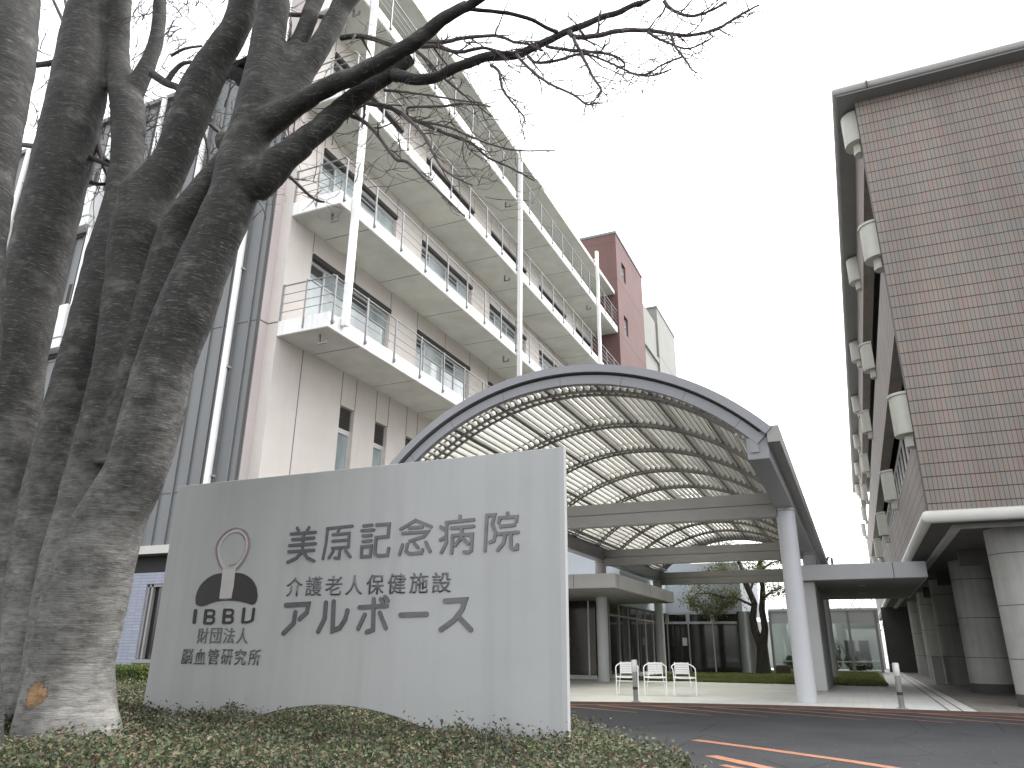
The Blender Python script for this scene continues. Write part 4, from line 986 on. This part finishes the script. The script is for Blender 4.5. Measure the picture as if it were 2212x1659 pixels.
line('財団法人', (345, 840), (1135, 1285, 1115, 1268), MT['letter'], 0.0, frame=FR)
line('脳血管研究所', (192, 958), (1340, 1488, 1318, 1475), MT['letter'], 0.006, frame=FR)
# emblem
def ep(x, y): return sp(x, y, *FR)
emb = MB()
domeL = [(330, 890), (328, 830), (345, 770), (370, 720), (408, 675), (450, 640), (500, 612), (540, 600), (592, 592), (553, 845), (600, 862), (520, 872), (475, 887), (430, 905), (395, 915), (370, 915), (345, 908)]
domeL = [(330, 890), (328, 830), (345, 770), (370, 720), (408, 675), (450, 640), (500, 612), (540, 600), (590, 592), (574, 720), (556, 848), (620, 850), (678, 842), (697, 720), (714, 590), (750, 592), (790, 600), (830, 620), (870, 650), (900, 693), (920, 740), (930, 810), (922, 860), (905, 890), (888, 900), (870, 900), (820, 885), (775, 873), (730, 865), (640, 860), (580, 862), (520, 872), (475, 887), (430, 905), (395, 915), (370, 915), (345, 908)]
emb.prism([ep(*p) for p in domeL], lambda u, v, d: (u, d, v), SY-0.005, SY+0.001)
emb.build('emblem_dome', MT['black'], sgn)
pad = [(590, 560), (555, 505), (530, 432), (525, 360), (536, 310), (560, 265), (595, 222), (635, 188), (680, 165), (725, 156), (765, 163), (800, 182), (828, 212), (845, 252), (852, 300), (848, 350), (825, 420), (785, 490), (725, 560)]
m = MB(); ribbon(m, [ep(*p) for p in pad], 0.0048, 0.006); m.build('emblem_outline', MT['pinkline'], sgn)
m = MB(); ribbon(m, [ep(*p) for p in [(607, 545), (578, 500), (556, 430), (552, 365), (562, 318), (584, 275), (615, 238), (650, 207), (690, 188), (727, 180), (758, 186), (786, 202), (808, 226), (822, 258), (827, 300), (824, 345), (803, 410), (766, 475), (707, 545)]], 0.0105, 0.0045); m.build('emblem_ring', MT['handle'], sgn)
m = MB(); ribbon(m, [ep(*p) for p in [(700, 200), (755, 205), (795, 240), (815, 300), (808, 370), (785, 430), (745, 485), (700, 512), (650, 518)]], 0.0022, 0.005); m.build('emblem_inner_line', MT['pinkline'], sgn)
m = MB(); m.prism([ep(*p) for p in [(594, 555), (718, 555), (700, 720), (676, 838), (560, 842), (577, 720)]], lambda u, v, d: (u, d, v), SY-0.0065, SY+0.001); m.build('emblem_handle', MT['handle'], sgn)
def heavy(name, segs):
    mb = MB()
    for i, (pts, r) in enumerate(segs): ribbon(mb, [ep(*p) for p in pts], r, 0.006+0.0004*i)
    mb.build(name, MT['black'], sgn)
def slant(x, y0, pts):      # unit letter box -> emblem reading, leaning to the right
    return [(x + u*100 + (1-v)*14, y0 + v*125) for u, v in pts]
heavy('letter', [([(326, 962), (314, 1068)], 0.0155)])
for x, y0 in ((398, 955), (580, 950)):
    heavy('letter', [(slant(x, y0, [(0.16, 0.03), (0.16, 0.97)]), 0.0125), (slant(x, y0, [(0.2, 0.0), (0.78, 0.0), (0.98, 0.1), (0.98, 0.34), (0.8, 0.46), (0.2, 0.47)]), 0.0085), (slant(x, y0, [(0.2, 0.50), (0.82, 0.51), (1.02, 0.64), (1.02, 0.88), (0.84, 1.0), (0.2, 1.0)]), 0.0095)])
heavy('letter', [(slant(772, 946, [(0.12, -0.02), (0.12, 0.97)]), 0.0125), (slant(772, 946, [(0.14, 1.0), (0.6, 1.0), (0.95, 0.9), (1.08, 0.72)]), 0.0085), (slant(772, 946, [(1.08, -0.02), (1.06, 0.8)]), 0.0115)])

# ------------------------------------------------------------------ bare tree in the foreground (stems read from the photo, on a plane 3.3 m out)
TY = 3.3
def stem_pts(pr, Y=TY, dy=0.0):
    out = []; rad = []
    n = len(pr)
    for i, q in enumerate(pr):
        x, y, r = q[:3]; yy = Y + (q[3] if len(q) > 3 else 0.0)
        p = on_y(x, y, yy); dep = (p-Vector((0, 0, CAM_H))).dot(FWD)
        out.append(p); rad.append(r/F_PX*dep)
    return out, rad
def smooth_path(pts, rad, k=4):
    P = []; Q = []
    n = len(pts)
    for i in range(n-1):
        p0, p1, p2, p3 = pts[max(i-1, 0)], pts[i], pts[i+1], pts[min(i+2, n-1)]
        for j in range(k):
            t = j/k
            P.append(0.5*((2*p1)+(p2-p0)*t+(2*p0-5*p1+4*p2-p3)*t*t+(-p0+3*p1-3*p2+p3)*t**3)); Q.append(rad[i]+(rad[i+1]-rad[i])*t)
    P.append(pts[-1]); Q.append(rad[-1]); return P, Q
tree = thing('bare_tree', tuple(on_y(120, 1560, TY)), 'large multi stemmed bare tree with grey streaked bark in front of the sign', 'tree')
STEMS = [
    [(240, -60, 40, .15), (196, 0, 40, .15), (170, 187, 57, .12), (138, 333, 58, .1), (98, 500, 59, .08), (62, 650, 59, .05), (40, 753, 58, 0), (20, 920, 58, 0), (0, 1106, 60, 0), (-10, 1300, 60, 0), (-15, 1500, 70, 0), (-20, 1640, 85, 0)],
    [(262, -60, 24, .3), (258, 0, 25, .3), (253, 133, 25, .3), (276, 233, 36, .28), (275, 333, 33, .25), (262, 440, 36, .22), (242, 553, 50, .18), (205, 700, 53, .12), (165, 850, 55, .1), (125, 1000, 55, .1), (95, 1150, 60, .1), (80, 1350, 70, .1), (80, 1560, 85, .1)],
    [(345, -60, 13, .4), (346, 0, 14, .4), (338, 83, 15, .38), (318, 140, 18, .34), (285, 205, 24, .3)],
    [(545, -60, 32, .05), (530, 0, 33, .05), (505, 67, 30, .05), (463, 133, 36, .05), (425, 207, 42, .05), (405, 267, 40, .05), (370, 350, 40, .05), (322, 425, 50, .03), (300, 500, 58, .03), (280, 600, 50, .05), (262, 750, 50, .05), (225, 920, 52, .05), (185, 1080, 55, .05), (150, 1250, 65, 0), (130, 1500, 80, 0)],
    [(598, -60, 30, -.05), (595, 0, 32, -.05), (582, 67, 35, -.05), (575, 133, 40, -.05), (563, 200, 46, -.05), (545, 270, 44, -.05), (525, 333, 49, -.05), (500, 433, 52, -.05), (448, 553, 55, -.05), (395, 686, 61, -.05), (358, 786, 60, -.05), (328, 900, 64, -.05), (292, 1020, 64, -.05), (246, 1106, 70, -.05), (210, 1200, 80, -.05), (180, 1320, 86, -.05), (155, 1440, 84, -.05), (145, 1540, 100, -.05), (140, 1640, 125, -.05)],
    [(500, 335, 26, 0), (478, 372, 32, 0), (440, 420, 36, .02), (385, 500, 40, .05), (345, 620, 40, .05), (310, 760, 42, .05), (280, 880, 42, .05), (240, 1010, 42, .05)],
]
BOUGHS = [
    [(545, 395, 46, -.03), (575, 375, 40, -.03), (620, 335, 31, -.02), (660, 303, 28, 0), (700, 270, 26, .02), (737, 235, 24, .04), (775, 205, 22, .05), (812, 178, 21, .06), (850, 148, 19, .08), (885, 122, 17, .1)],
    [(555, 275, 40, -.05), (600, 252, 30, -.05), (640, 225, 25, -.07), (680, 202, 22, -.1), (737, 176, 20, -.12), (790, 150, 19, -.14), (837, 126, 18, -.16), (882, 100, 17, -.18), (924, 70, 15, -.2), (965, 38, 13, -.22), (1003, 13, 12, -.25), (1050, -12, 10, -.28)],
    [(840, 155, 16, .08), (865, 165, 14, .08), (895, 170, 12.5, .08), (924, 170, 11.5, .08), (955, 160, 11, .08), (987, 147, 11, .08), (1037, 127, 10.5, .1), (1080, 120, 10, .12), (1120, 116, 9, .14), (1170, 97, 8, .16), (1214, 73, 7.5, .18), (1260, 54, 7, .2), (1304, 37, 6.5, .22), (1345, 22, 6, .25), (1385, 5, 5, .28), (1420, -12, 4, .3)],
    [(575, 215, 34, -.05), (600, 185, 24, 0), (622, 145, 20, .05), (645, 95, 19, .08), (665, 45, 18, .1), (690, -20, 17, .12)],
    [(600, 250, 34, 0), (630, 200, 27, .05), (660, 150, 25, .1), (700, 85, 24, .15), (725, 40, 23, .2), (760, -20, 22, .25)],
    [(560, 205, 25, .3), (505, 155, 16, .3), (470, 165, 14, .3)] ,
    [(925, 68, 8, -.2), (985, 22, 5, -.2), (1047, 23, 4.4, -.2), (1097, 27, 4.2, -.15), (1154, 47, 4.0, -.05), (1204, 70, 4.5, .1)],
]
def carry_on(b):
    """a stem that leaves the frame at the top goes on upwards, tapering and bending"""
    def ext(p, q):
        dx, dy = (p[0]-q[0]), min(-20, p[1]-q[1]); k = 1/abs(dy); dx = max(-0.9, min(1.6, dx*k)); d = tuple(p[3:])
        return [(p[0]+dx*L+w, p[1]-L, p[2]*t) + d for L, w, t in ((900, 25, 0.12), (640, -18, 0.34), (330, 14, 0.68))]
    if b[0][1] <= -40: return ext(b[0], b[1]) + b
    if b[-1][1] <= -10: return b + ext(b[-1], b[-2])[::-1]
    return b
STEMS = [carry_on(b) for b in STEMS]; BOUGHS = [carry_on(b) for b in BOUGHS]
def bake(name, tubes, mat, parent, voxel, amp=0.008):
    mb = MB()
    for P, Q in tubes: mb.tube(P, Q, 16)
    ob = mb.build(name, mat, None)
    md = ob.modifiers.new('r', 'REMESH'); md.mode = 'VOXEL'; md.voxel_size = voxel
    sm = ob.modifiers.new('s', 'SMOOTH'); sm.factor = 0.6; sm.iterations = 14
    dg = bpy.context.evaluated_depsgraph_get(); dg.update()
    me = bpy.data.meshes.new_from_object(ob.evaluated_get(dg)); bpy.data.objects.remove(ob)
    nrm = [v.normal.copy() for v in me.vertices]
    o0 = Vector(ORG[parent.name])
    for v, nn in zip(me.vertices, nrm):
        p = v.co.copy()
        k = noise.noise(p*4.0)*1.1 + noise.noise(p*9)*0.6 + noise.noise(p*21)*0.2
        v.co = p + nn*k*amp
    for v in me.vertices: v.co -= Vector((0, 0, 0))
    me.materials.clear()
    # keep world-space texture coordinates: the part sits at the tree root with its own offset removed
    for v in me.vertices: v.co -= o0
    me.update()
    return link_mesh(name, me, mat, parent, smooth=True)
# bark wounds are written in world coordinates; shift them into the tree's own frame
_o = Vector(ORG[tree.name])
for nde in MT['bark'].node_tree.nodes:
    if nde.type == 'MAPPING' and nde.inputs['Scale'].default_value[1] == 0:
        sx, _, sz = nde.inputs['Scale'].default_value; lx, _, lz = nde.inputs['Location'].default_value
        nde.inputs['Location'].default_value = (lx + _o.x*sx, 0, lz + _o.z*sz)
tubes = [smooth_path(*stem_pts(s)) for s in STEMS] + [smooth_path(*stem_pts(b[:4])) for b in BOUGHS[:2] + BOUGHS[3:6]]
# knots, stubs and burrs
for x, y, r, d in ((300, 418, 44, -.02), (484, 300, 20, -.04), (97, 268, 16, .1)):
    p, q = stem_pts([(x, y-r*0.8, r*0.45, d), (x, y, r, d), (x, y+r, r*0.8, d)]); tubes.append((p, q))
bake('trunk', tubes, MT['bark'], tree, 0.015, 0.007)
allb = []
for i_, bgh in enumerate(BOUGHS):
    if i_ == 5: continue
    P, Q = smooth_path(*stem_pts(bgh)); mb = MB()
    if i_ in (0, 1, 3, 4): P, Q = P[9:], [q*(0.93+0.07*min(1, k/12)) for k, q in enumerate(Q[9:])]
    P = [p + Vector((noise.noise(p*7), noise.noise(p*7+Vector((9, 0, 0))), noise.noise(p*7+Vector((0, 9, 0)))))*0.012 for p in P]
    mb.tube(P, [q*(1+0.10*noise.noise(p*16)) for p, q in zip(P, Q)], 12)
    mb.build('bough', MT['bark2'], tree, smooth=True)
BR = [  # thinner branches, photo reading (x, y, r)
    [(737, 232, 4), (754, 247, 4), (785, 262, 4), (817, 293, 3.6), (854, 343, 3.2), (880, 350, 3), (920, 387, 2.4), (965, 430, 2), (1004, 467, 1.6)],
    [(800, 210, 5), (787, 220, 5), (840, 232, 4.6), (870, 247, 4.4), (937, 277, 3.6), (985, 297, 3), (1020, 310, 2.6), (1054, 340, 2.3), (1104, 363, 1.9), (1154, 390, 1.4)],
    [(870, 247, 4), (900, 275, 3), (924, 306, 2.8), (945, 350, 2.4), (970, 375, 2), (1020, 400, 1.5)],
    [(900, 262, 3), (960, 272, 2.6), (1010, 292, 2.2), (1060, 312, 1.8), (1120, 325, 1.6), (1200, 325, 1.2)],
    [(880, 245, 2.5), (885, 232, 2.5), (950, 230, 2.4), (1000, 224, 2), (1060, 230, 1.4)],
    [(830, 195, 3), (870, 198, 2.2), (920, 205, 2), (980, 215, 1.8), (1040, 222, 1.4)],
    [(900, 110, 4), (925, 130, 3), (950, 160, 2.6), (985, 190, 2.2), (1015, 215, 1.8), (1060, 250, 1.4)],
    [(905, 92, 5), (960, 90, 4), (1000, 82, 3.6), (1070, 77, 3), (1110, 90, 2.8), (1145, 97, 2.4), (1170, 110, 2)],
    [(910, 100, 5), (945, 100, 4.2), (990, 113, 3.6), (1040, 103, 3), (1085, 113, 2.6), (1130, 115, 2.4)],
    [(737, 82, 6), (780, 78, 5.5), (830, 92, 5), (862, 105, 5)],
    [(1060, 140, 3), (1078, 155, 2.8), (1085, 190, 2.4), (1105, 220, 2), (1130, 250, 1.6), (1135, 270, 1.2)],
    [(1115, 118, 3), (1140, 145, 2.6), (1185, 180, 2.4), (1240, 205, 2.2), (1265, 225, 2), (1290, 222, 1.2)],
    [(1180, 100, 3.2), (1230, 108, 3), (1290, 113, 2.6), (1330, 122, 2.4), (1350, 140, 2), (1330, 148, 1.4)],
    [(1140, 122, 3), (1160, 135, 2.8), (1205, 130, 2.6), (1258, 116, 2.4), (1310, 132, 2), (1370, 160, 1.8), (1410, 163, 1.6), (1450, 150, 1.4)],
    [(1230, 68, 5), (1242, 80, 4.6), (1290, 77, 4.6), (1340, 66, 4.4), (1400, 66, 4), (1460, 75, 3.4), (1500, 75, 3), (1550, 62, 2.8), (1590, 38, 2.4), (1640, 10, 1.6)],
    [(1238, 82, 3.4), (1250, 105, 3), (1268, 140, 2.6), (1280, 165, 2.4), (1298, 193, 2), (1290, 212, 1.6)],
    [(1435, 2, 4), (1450, 20, 3.4), (1490, 35, 3), (1530, 25, 2.4), (1570, 5, 1.8)],
    [(1400, 70, 3.2), (1425, 85, 2.6), (1450, 95, 2.2), (1490, 105, 1.8), (1540, 80, 1.2)],
    [(1450, 76, 2.6), (1458, 100, 2.4), (1478, 125, 2), (1495, 150, 1.5), (1510, 158, 1)],
    [(1475, 122, 2), (1430, 140, 1.8), (1395, 160, 1.6), (1350, 158, 1.4)],
    [(230, 350, 7), (212, 320, 6), (200, 250, 5), (180, 180, 5), (150, 80, 4), (115, 0, 3)],
    [(60, 142, 6), (100, 138, 6), (125, 132, 6)],
    [(30, 312, 5), (60, 314, 5), (85, 318, 5)],
    [(330, 160, 9), (360, 180, 8), (385, 190, 8), (400, 215, 10)],
    [(360, 175, 5), (390, 140, 4), (420, 135, 3), (440, 150, 3)],
    [(370, 120, 3), (400, 105, 2.5), (435, 100, 2)],
    [(475, 150, 10), (520, 140, 11), (555, 125, 14)],
    [(545, 20, 5), (590, 30, 4.5), (660, 33, 4), (730, 40, 3.5)],
    [(440, 255, 3.5), (465, 280, 3), (490, 300, 3)],
    [(440, 285, 3), (450, 330, 2.5), (445, 375, 2)],
    [(575, 318, 5), (600, 345, 4), (590, 330, 3)],
    [(620, 375, 3.4), (650, 405, 3), (680, 430, 2.6), (700, 437, 2)],
    [(265, 412, 5), (240, 390, 5), (222, 350, 4.5), (200, 260, 4), (185, 180, 3.4), (160, 90, 3), (140, 0, 2.5)],
    [(195, 340, 6), (230, 355, 5), (240, 360, 4)],
    [(180, 390, 6), (215, 398, 4), (235, 395, 3)],
    [(360, 432, 3), (400, 430, 3), (425, 420, 3)],
]
tw = MB(); nt_ = 0
def twig(P, Q, n=5):
    global nt_
    P = [p + Vector((noise.noise(p*30), noise.noise(p*30+Vector((5, 0, 0))), noise.noise(p*30+Vector((0, 5, 0)))))*0.004 for p in P]
    tw.tube(P, Q, n, cap=False); nt_ += 1
def grow(p, d, L, r, depth):
    """a zig-zag twig that forks"""
    r *= 1.45; pts = [p.copy()]; rad = [r]; n = max(3, int(L/0.05)); q = p.copy(); dd = d.normalized()
    for i in range(n):
        dd = (dd + Vector((random.gauss(0, .22), random.gauss(0, .22), random.gauss(0, .22)+0.02))).normalized()
        q = q + dd*L/n; pts.append(q.copy()); rad.append(max(0.0013, r*(1-0.65*(i+1)/n)))
        if depth > 0 and random.random() < 0.42:
            sd = (dd + Vector((random.gauss(0, .7), random.gauss(0, .5), random.gauss(0, .6)))).normalized()
            grow(q.copy(), sd, L*random.uniform(0.35, 0.65), rad[-1]*0.6, depth-1)
    twig(pts, rad, 4)
for i, b in enumerate(BR):
    dy = random.uniform(-0.05, 0.2) if b[0][0] > 700 else random.uniform(0.1, 0.45)
    P, Q = smooth_path(*stem_pts([(x, y, r, dy) for x, y, r in b]))
    big = max(r for _, _, r in b) > 5.5
    if big:
        mb = MB(); mb.tube(P, Q, 8); mb.build('branch', MT['bark2'], tree, smooth=True)
    else: twig(P, [q*1.2 for q in Q], 6)
    if b[0][0] > 700:
        for k in range(2, len(P)-1, 2):
            if random.random() < 0.85:
                t = (P[k+1]-P[k-1]).normalized(); sd = (t*0.8 + Vector((random.gauss(0, .45), random.gauss(0, .5), random.gauss(0, .55)))).normalized()
                grow(P[k].copy(), sd, random.uniform(0.10, 0.34), max(0.0011, Q[k]*0.5), 1)
# fine twigs over the gaps between the stems
for _ in range(280):
    x, y = random.uniform(60, 640), random.uniform(-20, 420)
    if x < 150 and y > 330: continue
    p = on_y(x, y, TY + random.uniform(0.3, 0.9)); d = Vector((random.gauss(0, 1), random.gauss(0, .3), random.gauss(0.2, .8)))
    grow(p, d, random.uniform(0.2, 0.55), random.uniform(0.0028, 0.005), 2)
for _ in range(80):
    x, y = random.uniform(640, 1060), random.uniform(120, 430)
    p = on_y(x, y, TY + random.uniform(-0.1, 0.5)); d = Vector((random.gauss(.8, .6), random.gauss(0, .3), random.gauss(-.1, .5)))
    grow(p, d, random.uniform(0.15, 0.4), random.uniform(0.0014, 0.0024), 1)
for b in STEMS[:5] + BOUGHS[1:5]:      # crown above the frame
    for q in b:
        if q[1] < -150:
            p = on_y(q[0], q[1], TY + q[3])
            for _ in range(7): grow(p.copy(), Vector((random.gauss(0, 1), random.gauss(0, 1), random.gauss(.5, .5))), random.uniform(0.4, 1.0), 0.006, 2)
for b in BR[7:20] + [BOUGHS[2]]:
    P, Q = smooth_path(*stem_pts([(q[0], q[1], q[2], (q[3] if len(q) > 3 else 0.08)) for q in b]))
    for k in range(1, len(P)-1):
        if random.random() < 0.5:
            t = (P[k+1]-P[k-1]).normalized(); sd = (t*0.7 + Vector((random.gauss(.1, .4), random.gauss(0, .3), random.gauss(0, .7)))).normalized()
            grow(P[k].copy(), sd, random.uniform(0.12, 0.40), 0.0017, 2)
o = tw.build('twig_spray', MT['barkdk'], tree, smooth=True); o['kind'] = 'stuff'
# darker stem of a second tree at the left edge
t2 = thing('bare_tree', tuple(on_y(-60, 1640, 2.5)), 'dark near stem of another bare tree cut off by the left edge of the photo', 'tree')
S2 = [[(35, -60, 48), (32, 0, 48), (22, 120, 50), (0, 250, 50), (-20, 400, 44), (-40, 560, 46), (-60, 800, 52), (-75, 1100, 60), (-85, 1400, 70), (-90, 1660, 90)]]
bake('trunk', [smooth_path(*stem_pts(carry_on(s), 2.5)) for s in S2], MT['bark2'], t2, 0.016, 0.008)

# ------------------------------------------------------------------ low shrubs round the sign, clipped hedge
def bound_x(y):      # right-hand edge of the shrub bed
    return np.interp(y, [1.0, 2.6, 3.5, 3.7, 4.4, 4.9, 5.5, 6.3], [-0.44, -0.36, -0.44, -0.51, -0.78, -1.14, -1.64, -2.2])
n = 230000
yy = 1.3 + 5.0*rng.random(n)**1.15; xx = bound_x(yy) - rng.random(n)**1.1*(5.9 + 0.0*yy)
hgt = np.zeros(n)
for i in range(n):
    p = Vector((xx[i]*1.6, yy[i]*1.6, 0)); hgt[i] = 0.585 + 0.055*noise.noise(p) + 0.06*noise.noise(p*3.1) + 0.055*noise.noise(p*9)
hgt += np.clip((-xx-3.0)*0.03, 0, 0.10)
edge_d = np.clip((bound_x(yy)-xx)/0.35, 0, 1); hgt *= 0.55+0.45*np.sqrt(edge_d)
zz = hgt - np.abs(rng.normal(size=n))*0.075 + (rng.random(n) < 0.06)*rng.random(n)*0.08
side = rng.random(n) < 0.12
zz = np.where(side, 0.12 + (hgt-0.12)*rng.random(n), zz)
keep = ~((np.abs(yy-4.54) < 0.06) & (xx < -1.6)) & (xx < bound_x(yy)+0.03)
vis = (yy > 1.3)
P = np.stack([xx, yy, zz], 1)[keep & vis]
Nn = rng.normal(size=(len(P), 3))*0.75 + np.array([0.1, -0.25, 0.9])
sz = rng.uniform(0.013, 0.031, len(P))
o = leaf_cloud('low_shrubs', P, Nn, sz, MT['hedge'], None, 0.55, 0.10); o['kind'] = 'stuff'
# woody stems among the leaves
m = MB()
for _ in range(700):
    y = random.uniform(1.5, 5.6); x = float(bound_x(y)) - random.random()*5.5
    h = random.uniform(0.45, 0.66)*(0.6+0.4*min(1, (float(bound_x(y))-x)/0.4)); m.tube([(x, y, 0.1), (x+random.gauss(0, .05), y+random.gauss(0, .05), h*0.6), (x+random.gauss(0, .1), y+random.gauss(0, .1), h)], [0.004, 0.003, 0.0015], 4, cap=False)
o = m.build('shrub_stems', MT['barkdk']); o['kind'] = 'stuff'
ch_ = thing('clipped_hedge', (-14.6, 12.0, 0), 'small box clipped green hedge under the ground floor window', 'hedge')
n = 9000; u = rng.random((n, 3)); a = np.array([-16.6, 11.7, 0.05]); s = np.array([3.2, 0.8, 0.60])
fc_ = rng.integers(0, 3, n)
u[fc_ == 0, 2] = 1; u[fc_ == 1, 1] = 0; u[fc_ == 2, 0] = 1
P = a + u*s + rng.normal(size=(n, 3))*0.018
Nn = rng.normal(size=(n, 3))*0.6 + np.array([0, -0.4, 0.8])
leaf_cloud('foliage', P, Nn, rng.uniform(0.035, 0.06, n), MT['clip'], ch_)
MB().box(-16.58, -13.42, 11.72, 12.48, 0.0, 0.6).build('twig_core', MT['shrub'], ch_)
m = MB(); m.box(-9.9, -9.05, 7.8, 8.3, -0.05, 0.44); tag(m.build('marker_stone', MT['whitehouse'], bevel=0.03), 'pale low stone block between the tree foot and the sign', 'stone')
